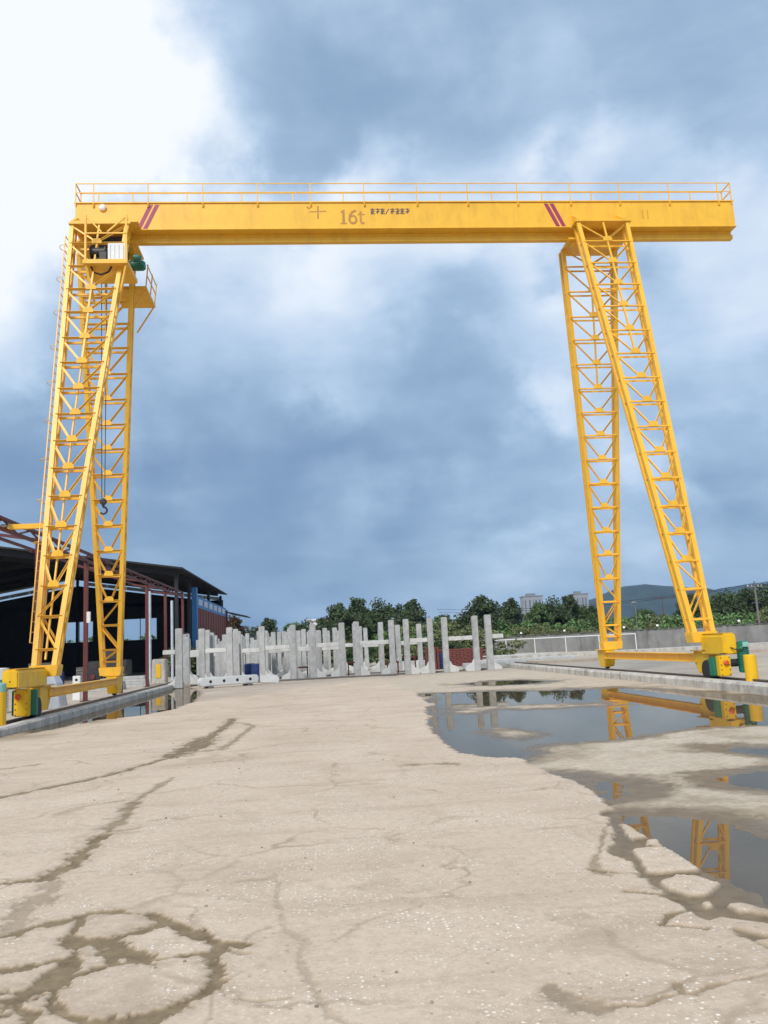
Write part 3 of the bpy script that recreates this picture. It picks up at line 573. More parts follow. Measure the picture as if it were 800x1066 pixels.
def lerp(a, b_, t): return a+(b_-a)*t
def gusset_mesh():
    return MB().prism([(-.5,-.5),(.5,-.5),(.5,.05),(.28,.5),(-.28,.5),(-.5,.05)], 'y', -.5, .5).mesh('gusset_plate', 'yellow')
GUS = gusset_mesh()
def leg(outer, inner, yf, yr, ztop, zbot, levels, vlast, centre_to, label):
    """lattice leg: outer/inner = (x at top, x at foot); yf/yr = near and far face y (top, foot)"""
    t_ = lambda z: (ztop-z)/(ztop-zbot)
    X = lambda s, z: lerp(*(outer if s else inner), t_(z)); Yq = lambda f, z: lerp(*(yr if f else yf), t_(z))
    P = lambda s, f, z: Vector((X(s,z), Yq(f,z), z))
    xa, xb = sorted((X(0,zbot), X(1,zbot))); ya, yb = sorted((Yq(0,zbot), Yq(1,zbot)))
    base = W('leg', MB().prism([(xa-.08,zbot-.28),(xb+.08,zbot-.28),(xb+.12,zbot-.05),(xb+.12,zbot+.04),(xa-.12,zbot+.04),(xa-.12,zbot-.05)], 'y', ya-.08, yb+.08), Y, crane, .01)
    base['label'] = label
    for s in (0, 1):
        for f in (0, 1): member('chord', P(s,f,ztop), P(s,f,zbot), .145 if f == 0 else .12, base, .12)
    zs = [ztop]+levels
    for i in range(1, len(zs)):
        a, b_ = zs[i-1], zs[i]
        for f in (0, 1):
            off = Vector((0, -.05 if f == 0 else .05, 0)); fc = (0,-1,0) if f == 0 else (0,1,0)
            A, B_, C_, D_ = P(0,f,a)+off, P(1,f,a)+off, P(0,f,b_)+off, P(1,f,b_)+off
            member('strut', C_, D_, .07, base, .08, ANG, fc)
            if f == 1 and i % 2: continue
            if b_ > vlast-.01:
                mid = (C_+D_)/2
                wv = abs(D_.x-C_.x); e = min(.16, wv*.18)
                if f == 1: continue
                g = bpy.data.objects.new('gusset', GUS); COL.objects.link(g)
                g.matrix_basis = Matrix.Translation(mid+Vector((0, (-.045 if f == 0 else .045), .075)))@Matrix.Diagonal((min(.34, wv*.42), .014, .19, 1)); wparent(g, base)
                for q, sg in ((A, -1), (B_, 1)):
                    dirx = 1 if (q.x > mid.x) else -1
                    member('brace', q+Vector((0,0,-.04)), mid+Vector((dirx*e*.7, 0, .13)), .068, base, .06, ANG, fc)
                if a <= ztop+.01 and b_ >= centre_to: member('centre_post', (A+B_)/2, mid+Vector((0,0,.1)), .06, base)
            else:
                q0, q1 = (A, D_) if i % 2 else (B_, C_)
                member('brace', q0, q1, .06, base, .055, ANG, fc)
        for s in (0, 1):
            fc = (1,0,0) if X(s,b_) > X(1-s,b_) else (-1,0,0)
            a0, a1 = (0, 1) if i % 2 else (1, 0)
            member('side_brace', P(s,a0,a), P(s,a1,b_), .042, base, .04, ANG, fc)
            member('side_strut', P(s,0,b_), P(s,1,b_), .05, base, .05, ANG, fc)
    return base, P
lv = [16.18,15.2,14.24,13.3,12.28,11.33,10.36,9.43,8.48,7.54,6.6,5.62,4.7,3.78,2.88,1.93]
lv2 = [16.05,15.1,14.14,13.26,12.31,11.37,10.45,9.54,8.6,7.65,6.7,5.74,4.81,3.84,2.91,1.96]
NY = ((28.15,24.40),(28.52,24.74)); FY = ((29.62,33.36),(29.98,33.70))
legRN = leg((12.34,12.06),(10.44,11.48),*NY,17.05,1.5,lv,3.7,11.3,'near lattice leg on the grey wall side')
legLN = leg((-8.22,-8.03),(-6.29,-7.48),*NY,17.05,1.5,[z+.05 for z in lv],3.7,11.3,'near lattice leg on the shed side')
legRF = leg((12.40,12.44),(10.27,11.86),*FY,16.72,1.25,[z for z in lv2 if z < 16.2]+[1.5],3.7,11.3,'far lattice leg on the grey wall side')
legLF = leg((-8.40,-8.40),(-6.42,-7.78),*FY,16.72,1.25,[z for z in lv2 if z < 16.2]+[1.5],3.7,11.3,'far lattice leg on the shed side')
# brackets where the legs meet the girder
for x0, x1 in ((10.3, 12.5), (-8.32, -6.15)):
    br = W('leg_bracket', MB().box(x0, x1, YB-1.06, YB-.474, 17.055, 17.14), Y, crane, .006)
    for x in (x0+.08, x1-.35): W('knee_plate', MB().prism([(YB-.475,17.142),(YB-1.04,17.142),(YB-1.04,17.20),(YB-.475,17.62)], 'x', x, x+.12), Y, br)
    b2 = W('leg_bracket', MB().box(x0-.05, x1+.05, YB-.33, YB+1.06, 16.70, 16.787), Y, crane, .006)
    W('cross_plate', MB().box(x0+.1, x1-.1, YB-.2, YB+.2, 16.60, 16.698), Y, b2)
W('leg_bracket', MB().box(-8.25,-5.9,YB-1.02,YB-.475,17.143,17.20), Y, crane)
# end carriages
def tyre(c, r, w): return MB().lathe(c, [(r*.5,-w/2),(r*.95,-w/2),(r,-w*.3),(r,w*.3),(r*.95,w/2),(r*.5,w/2)], 20, 'x')
for x, xo in ((-7.76, -1), (11.78, 1)):
    far = 33.5
    xt = x+.0
    W('tie_beam', MB().prism([(xt-.13,.62),(xt+.13,.62),(xt+.13,.645),(xt+.012,.66),(xt+.012,.85),(xt+.13,.865),(xt+.13,.89),(xt-.13,.89),(xt-.13,.865),(xt-.012,.85),(xt-.012,.66),(xt-.13,.645)], 'y', 24.9, 33.2), Y, crane)
    xw = -7.98 if xo < 0 else 11.92
    for yw, s in ((33.55, 1), (24.62, -1)):
        cs = W('carriage', MB().prism([(yw-.50,.95),(yw+.50,.95),(yw+.50,.62),(yw+.26,.28),(yw-.26,.28),(yw-.50,.62)], 'x', xw-.2, xw+.2), 'yellow_bright', crane, .015)
        W('wheel', tyre((xw, yw, .405), .2, .14), 'dark', cs, smooth=False)
        W('flange_plate', MB().box(xw-.30, xw+.30, yw-.52, yw+.52, .953, .985), 'yellow_bright', cs)
# drive boxes at the near ends
def drive(xa, xb, ya, yb, zc, px0, px1, yp, red, motor_x, gside):
    hh = .49 if gside < 0 else .60
    bx = W('drive_housing', MB().prism([(xa,zc),(xb,zc),(xb,zc+hh-.05),(xb-.04,zc+hh),(xa+.04,zc+hh),(xa,zc+hh-.05)], 'y', ya, yb), 'yellow_bright', crane, .03)
    W('lid', MB().box(xa+.03, xb-.03, ya+.05, yb-.05, zc+hh+.002, zc+hh+.02), 'yellow_bright', bx, .008)
    W('drip_slot', MB().prism([(px0+.03,zc+.05),(px1-.03,zc+.05),(px0*.4+px1*.6,zc+.012),(px0*.6+px1*.4,zc+.012)], 'y', ya-.006, ya-.001), 'dark', bx)
    gb = W('gearbox', MB().box(px0, px1, yp, yp+.22, .26, zc-.02), 'yellow_bright', crane, .02)
    W('plug', MB().lathe((lerp(px0,px1,red), yp-.002, zc-.22), [(.075,.0),(.075,-.05),(.045,-.07)], 14, 'y'), 'orange', gb)
    for bx_ in (px0+.045, px1-.045):
        for bz in (.31, .45, .59, zc-.07): W('bolt', MB().lathe((bx_, yp-.001, bz), [(.018,0),(.018,-.016),(.010,-.02)], 6, 'y'), 'steel', gb)
    W('cable', MB().tube([(motor_x, yp-.14, 1.08), (lerp(motor_x,(xa+xb)/2,.3), yp-.16, .98), (lerp(motor_x,(xa+xb)/2,.7), yp-.1, zc+.12), ((xa+xb)/2, ya-.01, zc+.2)], .018, 6), 'rubber', bx)
    W('gear_cover', MB().box(px0-.13, px1+.05 if gside > 0 else px1+.13, yp+.225, yp+.40, .27, zc-.05), 'green', gb, .02)
    W('gear_wheel', tyre(((px0+px1)/2, yp+.9, .42), .3, .3), 'rubber', gb)
    mt = W('motor', MB().lathe((motor_x, yp+.02, .74), [(.09,-.40),(.15,-.38),(.16,-.30),(.16,.30),(.15,.33),(.15,.46),(.10,.49)], 18, 'z'), 'green', crane, smooth=False)
    for k in range(8): W('cooling_fin', MB().lathe((motor_x, yp+.02, .52+k*.07), [(.182,0),(.182,.02)], 18, 'z'), 'green', mt)
    W('terminal_box', MB().box(motor_x-.08, motor_x+.08, yp-.21, yp-.13, 1.06, 1.2), 'green_light', mt, .01)
    W('coupling', MB().lathe((motor_x, yp+.15, .62), [(.11,-abs(motor_x-(px0+px1)/2)),(.11,0)] if gside < 0 else [(.11,-.5),(.11,0)], 12, 'x'), 'rubber', mt)
drive(-8.02, -7.62, 21.95, 24.25, .985, -7.93, -7.56, 22.55, .3, -8.28, -1)
drive(11.62, 12.02, 22.95, 24.35, .86, 11.42, 11.76, 22.9, .55, 12.16, 1)
# control platforms and gear at the shed-side leg head
pf = W('platform', MB().box(-7.62,-6.10,27.35,29.0,15.20,15.36), Y, crane, .01)
for x in (-7.55, -6.16):
    W('upright', MB().box(x-.035, x+.035, 27.4, 27.47, 15.363, 17.05), Y, pf)
    W('hanger', MB().bar((x, 27.45, 15.2), (x*.6-2.75, 27.6, 13.9), .07), Y, pf)
W('guard_rail', MB().bar((-7.55,27.4,16.35),(-6.16,27.4,16.35),.045).bar((-7.5,27.4,16.95),(-7.0,27.4,16.4),.05).bar((-6.2,27.4,16.95),(-6.8,27.4,16.4),.05), Y, pf)
cab = W('cabinet', MB().box(-6.82,-6.22,27.55,28.0,15.363,16.06), 'white', pf, .015)
for k in range(4): W('cabinet_rib', MB().box(-6.78+k*.15,-6.73+k*.15,27.53,27.548,15.42,16.0), 'white', cab)
W('winch_frame', MB().box(-7.5,-6.9,27.7,28.5,15.363,15.55).box(-7.45,-6.95,27.9,28.3,15.552,15.62), 'dark', pf, .01)
W('control_box', MB().box(-7.1,-6.86,27.5,27.7,15.365,15.72), 'dark', pf, .01)
W('cable_loop', MB().tube([(-7.4,27.6,15.19),(-7.3,27.6,14.98),(-7.05,27.6,14.9),(-6.8,27.6,15.0),(-6.7,27.6,15.19)], .035, 6), 'rubber', pf)
W('brake_box', MB().box(-7.6,-7.35,28.6,28.9,15.7,16.3), 'dark', pf, .02)
W('winch_drum', MB().lathe((-7.2,27.85,15.85), [(.24,-.27),(.24,-.24),(.17,-.23),(.17,.23),(.24,.24),(.24,.27)], 18, 'x'), 'dark', pf)
W('cooling_motor', MB().lathe((-5.98,28.3,15.85), [(.08,-.12),(.14,-.1),(.14,.12),(.08,.16)], 16, 'x'), 'green', pf)
pg = W('platform', MB().box(-7.3,-6.0,30.1,31.9,15.50,15.62), Y, crane, .01)
for y in (30.15, 31.0, 31.85): member('post', (-6.03,y,15.6), (-5.95,y,16.5), .04, pg)
for z in (16.5, 16.05): member('guard_rail', (-5.98,30.15,z), (-5.98,31.85,z), .035, pg)
for y in (30.2, 31.8): member('hanger', (-6.05,y,15.5), (-6.75,y+.2,14.5), .05, pg)
# ladder with safety hoops up the shed-side leg
ld = W('ladder', MB().bar((-8.42,28.05,16.6),(-8.24,24.62,2.2),.03).bar((-8.42,28.45,16.6),(-8.24,25.02,2.2),.03), Y, crane)
for i in range(48):
    t = i/47; member('rung', (lerp(-8.42,-8.24,t),lerp(28.05,24.62,t),lerp(16.6,2.2,t)), (lerp(-8.42,-8.24,t),lerp(28.45,25.02,t),lerp(16.6,2.2,t)), .025, ld)
for i in range(9):
    t = (i+.3)/10.5; cx_, cy_, cz = lerp(-8.42,-8.24,t), lerp(28.25,24.82,t), lerp(16.6,2.2,t)
    W('hoop', MB().tube([(cx_-.22*math.sin(PI*k/8), cy_-.26*math.cos(PI*k/8), cz) for k in range(9)], .011, 5), Y, ld)
W('conduit', MB().tube([(-7.25,28.0,16.4),(-7.62,26.4,9.0),(-7.76,24.5,1.7)], .035, 6), Y, crane)
W('cable_arm', MB().box(-9.35,-8.05,25.72,25.86,5.70,5.86), Y, crane, .01)
W('arm_roller', MB().lathe((-9.45,25.79,5.78), [(.05,-.12),(.1,-.1),(.1,.1),(.05,.12)], 12, 'x'), 'dark', crane)

# hoist hanging from the girder
ho = E('electric_hoist', (-7.2, YB, 16.0)); tag(ho, 'dark electric hoist hung under the girder with rope and hook', 'hoist')
W('trolley', MB().box(-7.7,-6.5,YB-.33,YB-.27,16.25,16.95).box(-7.7,-6.5,YB+.27,YB+.33,16.25,16.95).box(-7.6,-6.6,YB-.27,YB+.27,16.22,16.30), 'dark', ho, .01)
W('hoist_drum', MB().lathe((-7.25,YB,15.9), [(.12,-.75),(.30,-.72),(.30,.5),(.22,.55),(.22,.9),(.1,.95)], 20, 'x'), 'dark', ho)
W('hoist_motor', MB().lathe((-6.1,YB,15.95), [(.10,-.3),(.19,-.28),(.19,.18),(.14,.26)], 18, 'x'), 'green', ho)
for x in (-7.42,-7.22): W('rope', MB().tube([(x, YB, 15.7), (-7.32+(x+7.32)*.5, YB, 7.25)], .014, 5), 'wire', ho)
hb = W('hook_block', MB().lathe((-7.32,YB,7.10), [(.06,-.06),(.12,-.05),(.12,.05),(.06,.06)], 16, 'y').box(-7.37,-7.27,YB-.04,YB+.04,6.95,7.2), 'dark', ho)
W('hook', MB().tube([(-7.32,YB,6.98),(-7.32,YB,6.90)]+[(-7.31+.12*math.cos(a), YB, 6.78+.12*math.sin(a)) for a in [math.radians(d) for d in range(95,-160,-15)]], .034, 7), 'dark', hb, smooth=True)

# end stops of the rails
def bollard(x, y, z1, cap, label):
    o = E('end_stop', (x, y, .05)); tag(o, label, 'end stop', 'rail end stops')
    W('post', MB().lathe((x,y,.05), [(.17,0),(.17,z1-.09),(.165,z1-.055),(.15,z1-.05)], 18), 'yellow_bright', o)
    W('base_plate', MB().box(x-.24,x+.24,y-.24,y+.24,.052,.075), 'yellow_bright', o)
    if cap:
        W('buffer', MB().lathe((x,y,z1+.003), [(.16,0),(.16,.18),(.13,.22)], 16), 'green_light', o)
bollard(-7.98, 21.7, .95, True, 'yellow round end stop with pale green buffer by the shed')
bollard(11.96, 22.2, .86, False, 'short plain yellow round end stop beyond the puddle')
# ------------------------------------------------------------------ open shed
shed = E('open_shed', (-24, 75, 0)); tag(shed, 'large open shed with black roof and dark interior', 'shed')
def rz(x): return 10.35-.16*abs(x+25)
for y0 in [60+i*3.0 for i in range(10)]:               # roof sheets, each lapped over the next
    for xa, xb in ((-25, -9.5), (-40.5, -25)):
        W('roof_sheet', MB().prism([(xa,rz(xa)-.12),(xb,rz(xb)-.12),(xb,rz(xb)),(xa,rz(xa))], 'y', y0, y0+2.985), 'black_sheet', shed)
W('ridge_cap', MB().prism([(-25.6,rz(-25.6)+.01),(-25,rz(-25)+.02),(-24.4,rz(-24.4)+.01),(-24.4,rz(-24.4)+.05),(-25,rz(-25)+.08),(-25.6,rz(-25.6)+.05)], 'y', 59.9, 90.1), 'black_sheet', shed)
for y in (61, 67, 73, 79, 85):
    rf = W('rafter', MB().bar((-40,y,rz(-40)-.4),(-25,y,rz(-25)-.4),.16,.4).bar((-25,y,rz(-25)-.4),(-9.9,y,rz(-9.9)-.4),.16,.4), 'black_sheet', shed)
for x in (-10.1, -25, -39.8):
    for y in (61, 67.0, 79, 89): W('column', MB().box(x-.12,x+.12,y-.12,y+.12,-.02,rz(x)-.35), 'black_sheet', shed)
# rear wall pierced by two openings
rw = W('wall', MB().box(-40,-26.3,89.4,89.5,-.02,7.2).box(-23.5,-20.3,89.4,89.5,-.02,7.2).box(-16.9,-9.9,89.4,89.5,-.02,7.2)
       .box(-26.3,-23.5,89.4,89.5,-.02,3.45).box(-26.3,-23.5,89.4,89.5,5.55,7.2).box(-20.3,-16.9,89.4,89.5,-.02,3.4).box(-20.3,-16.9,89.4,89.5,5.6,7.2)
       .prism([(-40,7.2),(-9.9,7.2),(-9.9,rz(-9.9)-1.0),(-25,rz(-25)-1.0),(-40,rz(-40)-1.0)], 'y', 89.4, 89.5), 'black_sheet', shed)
for xa, xb, za, zb_ in ((-26.3,-23.5,3.45,5.55), (-20.3,-16.9,3.4,5.6)):
    W('window_frame', MB().box(xa,xb,89.36,89.39,za-.06,za).box(xa,xb,89.36,89.39,zb_,zb_+.06).box(xa-.06,xa,89.36,89.39,za-.06,zb_+.06).box(xb,xb+.06,89.36,89.39,za-.06,zb_+.06).box((xa+xb)/2-.04,(xa+xb)/2+.04,89.36,89.39,za,zb_), 'wood', rw)
for k in range(15):                                    # pale translucent strip under the rear gable
    xa = -40+k*2.0; xb = xa+1.96
    if xa < -25 < xb: continue
    W('roof_light', MB().prism([(xa,rz(xa)-.85),(xb,rz(xb)-.85),(xb,rz(xb)-.50),(xa,rz(xa)-.50)], 'y', 89.30, 89.33), 'translucent', shed)
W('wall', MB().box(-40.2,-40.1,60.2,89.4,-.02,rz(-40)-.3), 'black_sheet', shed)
# maroon and blue side wall at the far end of the yard side
sw = W('side_wall', MB().box(-9.92,-9.84,69.0,91.5,-.02,5.45), 'brick', shed)
for k in range(12): W('wall_rib', MB().box(-9.838,-9.80,69.4+k*1.85,69.5+k*1.85,.02,5.4), 'brick', sw)
W('blue_band', MB().box(-9.93,-9.83,69.0,91.5,5.455,6.4), 'blue', sw)
for k in range(6): W('window', MB().box(-9.826,-9.80,70.3+k*3.5,72.6+k*3.5,5.70,6.2), 'translucent', sw)
W('blue_post', MB().box(-10.05,-9.65,68.0,68.6,-.02,7.0), 'blue', shed, .01)
W('gable_return', MB().box(-12.6,-9.66,91.6,91.7,-.02,6.2), 'brick', shed)
W('lean_to_roof', MB().prism([(-9.7,5.9),(-7.6,5.4),(-7.6,5.5),(-9.7,6.05)], 'y', 92, 97), 'black_sheet', shed)
# maroon steel frame along the track
fr = E('steel_frame', (-9.35, 40, 0)); tag(fr, 'maroon red steel portal frame standing along the crane rail', 'steel frame')
CY = (22.8, 28.6, 34.5, 40.55, 46.7, 52.3, 59.0)
for y in CY:
    c = W('column', MB().box(-9.43,-9.27,y-.07,y+.07,-.02,5.60), 'maroon', fr)
    W('base_plate', MB().box(-9.52,-9.18,y-.17,y+.17,-.015,.02), 'maroon', c)
    member('outrigger', (-9.35,y,5.75), (-11.6,y,6.15), .10, fr, mesh=None).data = BAR.copy()
W('top_chord', MB().bar((-9.35,20.5,5.98),(-9.35,59.2,5.98),.10), 'maroon', fr)
W('bottom_chord', MB().bar((-9.35,20.5,5.66),(-9.35,59.2,5.66),.10), 'maroon', fr)
for i in range(32):
    y = 20.6+i*1.2; W('web', MB().bar((-9.35,y,5.68 if i % 2 else 5.95),(-9.35,y+1.2,5.95 if i % 2 else 5.68),.05), 'maroon', fr)
W('purlin', MB().bar((-11.5,20.5,6.2),(-11.5,59.2,6.2),.10), 'maroon', fr)
for o in fr.children:
    if o.name.startswith('outrigger'): o.data.materials.clear(); o.data.materials.append(MT['maroon'])
def one(name, mb, m, label, cat, group=None, bevel=.01, smooth=False):
    return tag(W(name, mb, m, None, bevel, smooth), label, cat, group)
# odds and ends on the shed side
bxw = one('switch_box', MB().box(-9.27,-9.13,34.3,34.42,3.1,3.55), 'white', 'white switch box fixed to a maroon column', 'switch box')
sb_ = E('socket_pillar', (-10.1, 36, 0)); tag(sb_, 'low white socket pillar with two dark sockets', 'pillar')
W('pillar_body', MB().box(-10.25,-9.95,35.9,36.1,-.02,.98), 'white', sb_, .01)
for z in (.62, .82): W('socket', MB().lathe((-10.1,35.898,z), [(.06,0),(.05,-.02)], 10, 'y'), 'rubber', sb_)
one('drum', MB().lathe((-10.9,29.5,-.02), [(.33,0),(.35,.02),(.35,.48),(.37,.5),(.35,.52),(.35,1.0),(.37,1.02),(.35,1.04),(.33,1.5),(.2,1.52)], 18), 'white', 'pale grey upright drum beside the drive housing', 'drum', None, 0)
one('tarpaulin_heap', MB().lathe((-9.9,31.0,-.02), [(.9,0),(.82,.45),(.7,.9),(.5,1.25),(.25,1.45),(.06,1.5)], 11), 'translucent', 'pale tarpaulin covered heap behind the drive housing', 'heap', None, .02)
for x, y, h in ((-9.95,50.5,5.5), (-9.75,57.0,5.3)):
    one('pipe_post', MB().lathe((x,y,-.02), [(.15,0),(.15,.03),(.09,.04),(.09,h),(.05,h+.02)], 12), 'translucent', 'tall pale pipe post in front of the shed, %s' % ('nearer of the two' if y < 55 else 'farther of the two'), 'post', 'pale pipe posts', 0)
blk = E('concrete_block', (-9.3, 50, 0)); tag(blk, 'grey concrete block with a yellow plate on its face', 'block')
W('block_body', MB().box(-9.75,-8.95,50.0,50.8,-.02,1.45), 'kerb', blk, .05); W('plate', MB().box(-9.5,-9.22,49.97,49.998,.35,1.15), 'yellow_bright', blk, .01)
for i, (x, y, h) in enumerate(((-11.2,45,.45), (-10.6,48.2,.6), (-12.2,52,.5))):
    o = E('slab_stack', (x, y, 0)); tag(o, ('low stack of pale slabs behind the far leg', 'stack of pale slabs beside the concrete block', 'pale slab stack at the mouth of the shed')[i], 'slab stack', 'slab stacks by the shed')
    for k in range(int(h/.15)): W('slab', MB().box(x-1.0+.05*k,x+1.0-.03*k,y-.5,y+.5+.04*k,-.02+k*.15,.125+k*.15), 'concrete', o, .012)
for i, (x, y, n_) in enumerate(((-16.5,62,5), (-20.5,64,7), (-12.2,66,4), (-24.5,66,6))):
    o = E('pallet_stack', (x, y, 0)); tag(o, 'weathered pallet stack inside the dark shed, %s from the left' % ('third', 'second', 'fourth', 'first')[i], 'pallet stack', 'pallet stacks in the shed')
    for k in range(n_): W('pallet', MB().box(x-.8+.04*(k % 2),x+.8,y-.6,y+.6,.0+k*.22,.05+k*.22).box(x-.8,x+.8,y-.55,y-.45,.051+k*.22,.16+k*.22).box(x-.8,x+.8,y+.45,y+.55,.051+k*.22,.16+k*.22).box(x-.8,x+.8,y-.6,y+.6,.161+k*.22,.21+k*.22), 'wood', o)
for i, (x, y) in enumerate(((-18.3,61), (-14.4,61.5), (-22.4,62))):
    one('oil_drum', MB().lathe((x,y,-.02), [(.28,0),(.3,.03),(.3,.3),(.32,.32),(.3,.34),(.3,.6),(.32,.62),(.3,.64),(.3,.88),(.27,.9)], 16), ('barrel','kerb','maroon')[i], ('blue', 'grey', 'rust red')[i]+' oil drum standing inside the dark shed', 'drum', 'oil drums in the shed', 0)
mach = E('parked_machine', (-13.5, 56, 0)); tag(mach, 'dark machine with round wheels parked inside the shed mouth', 'machine')
W('body', MB().box(-14.9,-12.4,55.5,57,.5,1.5).box(-14.2,-13.0,55.6,56.9,1.502,2.1), 'dark', mach, .06)
for x in (-14.5, -12.8):
    w_ = W('wheel', MB().lathe((x,55.35,.5), [(.25,-.12),(.5,-.1),(.52,0),(.5,.1),(.25,.12)], 18, 'y'), 'rubber', mach); W('hub', MB().lathe((x,55.2,.5), [(.18,-.02),(.16,-.06)], 12, 'y'), 'maroon', w_)

# ------------------------------------------------------------------ precast H frames
def frame_tpl(w, h, seed, t=.145):
    r = random.Random(seed); o = E('precast_frame', (0,0,0))
    for s in (-1, 1):
        x = s*w/2
        p = link('post', MB().prism([(x-t,0),(x+t,0),(x+t*.92,h*.5),(x+t*.95,h-.03),(x+t*.7,h),(x-t*.7,h),(x-t*.95,h-.03),(x-t*.92,h*.5)], 'y', -.14, .14).mesh('post', 'concrete', False, .015), o)
        xi = x-s*t; f = link('foot', MB().prism([(xi+s*.002,0),(xi-s*.46,0),(xi-s*.50,.14),(xi-s*.44,.28),(xi-s*.14,.40),(xi+s*.002,.66)], 'y', -.16, .16).mesh('foot', 'pale_concrete', False, .02), o)
        link('lifting_eye', MB().tube([(x-.05,0,h),(x-.04,0,h+.07),(x,0,h+.1),(x+.04,0,h+.07),(x+.05,0,h)], .012, 5).mesh('lifting_eye', 'dark'), o)
    zc = h*.60
    link('crossbar', MB().box(-w/2+t+.002, w/2-t-.002, -.11, .11, zc-.10, zc+.13).mesh('crossbar', 'pale_concrete', False, .02), o)
    return o
def half_tpl(h):
    o = E('precast_frame', (0,0,0)); t = .18
    link('post', MB().prism([(-t,0),(t,0),(t*.92,h*.5),(t*.95,h-.03),(t*.7,h),(-t*.7,h),(-t*.95,h-.03),(-t*.92,h*.5)], 'y', -.15, .15).mesh('post', 'concrete', False, .015), o)
    link('foot', MB().prism([(t-.002,0),(t+.42,0),(t+.44,.12),(t+.36,.24),(t+.1,.36),(t-.002,.62)], 'y', -.16, .16).mesh('foot', 'pale_concrete', False, .02), o)
    link('arm', MB().box(t+.002, t+.62, -.11, .11, h*.6-.1, h*.6+.13).mesh('arm', 'pale_concrete', False, .02), o)
    return o
GRP = 'precast concrete H frames stood in rows'
FRONT = [(-6.0,-4.56,44.0),(-2.95,-1.29,45.0),(-.22,1.36,45.2),(2.13,4.03,44.6),(4.81,6.11,44.4),(6.89,8.56,44.3)]
FL = ['front row H frame nearest the lying beam', 'front row H frame, second from the lying beam', 'front row H frame, third from the lying beam',
      'front row H frame with the widest crossbar, before the dark trees', 'front row H frame with a narrow crossbar beside the red panels', 'front row H frame at the open end of the row, beside the blue barrel']
for (a, b_, y), lb in zip(FRONT, FL):
    o = frame_tpl(b_-a, 2.95, 1, .165); o.location = ((a+b_)/2, y, -.02); o.rotation_euler.z = rng.uniform(-.05,.05); tag(o, lb, 'H frame', GRP)
hR = half_tpl(2.98); hR.location = (9.3, 44.4, -.02); tag(hR, 'single concrete post with one foot and arm, alone at the row end', 'half frame', 'single half frames')
hL = copy_tree(hR); hL.location = (-6.98, 42.8, -.02); hL.rotation_euler.z = PI; hL['label'] = 'single concrete post with one arm, standing in water near the shed'
tplA, tplB = frame_tpl(1.55, 2.9, 2), frame_tpl(1.3, 2.75, 3)
first = {id(tplA): True, id(tplB): True}
ordw = ['second', 'third', 'fourth', 'fifth', 'sixth', 'seventh']
posw = ['first', 'second', 'third', 'fourth', 'fifth', 'sixth', 'seventh', 'eighth']
ROWS = ((46.9, (-6.7,-5.2,-3.8,-2.2,-.6)), (48.8, (-7.0,-5.7,-4.0,-2.6,-1.1,.9,3.1,5.4)), (51.2, (-7.2,-5.4,-3.7,-2.0,-.2,2.0)), (53.8, (-7.4,-5.9,-4.3,-2.7,-1.0,.8,3.3)), (56.8, (-7.5,-5.6,-3.8,-1.9,0,2.6)))
for r_, (y, xs_) in enumerate(ROWS):
    n = len(xs_)
    for k, x in enumerate(xs_):
        t = tplA if (k+r_) % 2 else tplB
        if first[id(t)]: o = t; first[id(t)] = False
        else: o = copy_tree(t)
        o.location = (x+rng.uniform(-.15,.15), y+rng.uniform(-.35,.35), -.02); o.rotation_euler = (rng.uniform(-.012,.012), rng.uniform(-.012,.012), rng.uniform(-.10,.10)); o.scale = (1, 1, rng.uniform(.93,1.03))
        tag(o, 'concrete H frame in the %s row back, %s from the shed' % (ordw[r_], posw[k]), 'H frame', GRP)
for i, (x, y, rot) in enumerate(((-4.9,46.3,.1), (-3.4,50.0,-.12))):
    o = link('precast_slab', MB().prism([(-.62,0),(.62,0),(.62,2.15),(.30,2.3),(-.34,2.32),(-.62,2.1)], 'y', -.06, .06).mesh('precast_slab', 'concrete', False, .02)); o.location = (x, y, -.02); o.rotation_euler = (-.05, 0, rot)
    tag(o, ('pale panel standing upright behind the first front row frame', 'turned pale panel standing behind the second row of frames')[i], 'panel', 'upright concrete panels')
# lying beam with lifting holes, timbers beneath
lb = E('lying_beam', (-4.3, 40.6, 0)); tag(lb, 'white concrete beam with four holes lying at the puddle edge', 'beam')
lb.rotation_euler.z = math.atan2(2.4, 2.2)*.62
link('beam_body', MB().prism([(-1.45,.10),(1.45,.10),(1.52,.3),(1.45,.50),(-1.45,.50),(-1.52,.3)], 'y', -.22, .22).mesh('beam_body', 'white', False, .04), lb)
for k in range(4): link('hole', MB().lathe((-1.0+k*.68,-.221,.31), [(.075,0),(.07,-.004)], 12, 'y').mesh('hole', 'rubber'), lb)
for x in (-1.0, 1.0): link('timber', MB().box(x-.08,x+.08,-.4,.4,-.02,.098).mesh('timber', 'wood'), lb)
l2 = one('short_beam', MB().prism([(-2.9,.08),(-2.0,.0),(-1.95,.2),(-2.05,.36),(-2.9,.4)], 'y', 42.2, 42.6), 'white', 'short white concrete beam end beside the lying beam', 'beam')
for i, (y, xa, xb) in enumerate(((43.95,-6.6,4.2), (44.75,-3.4,9.8), (48.4,-7.2,5.6))):
    one('timber_runner', MB().bar((xa,y,.02),(xb,y+rng.uniform(-.1,.1),.03),.22,.09), 'wood', ('dark timber runner under the first front frames', 'dark timber runner under the front row as far as the single post', 'dark timber runner under the second row of frames')[i], 'timber', 'timber runners')
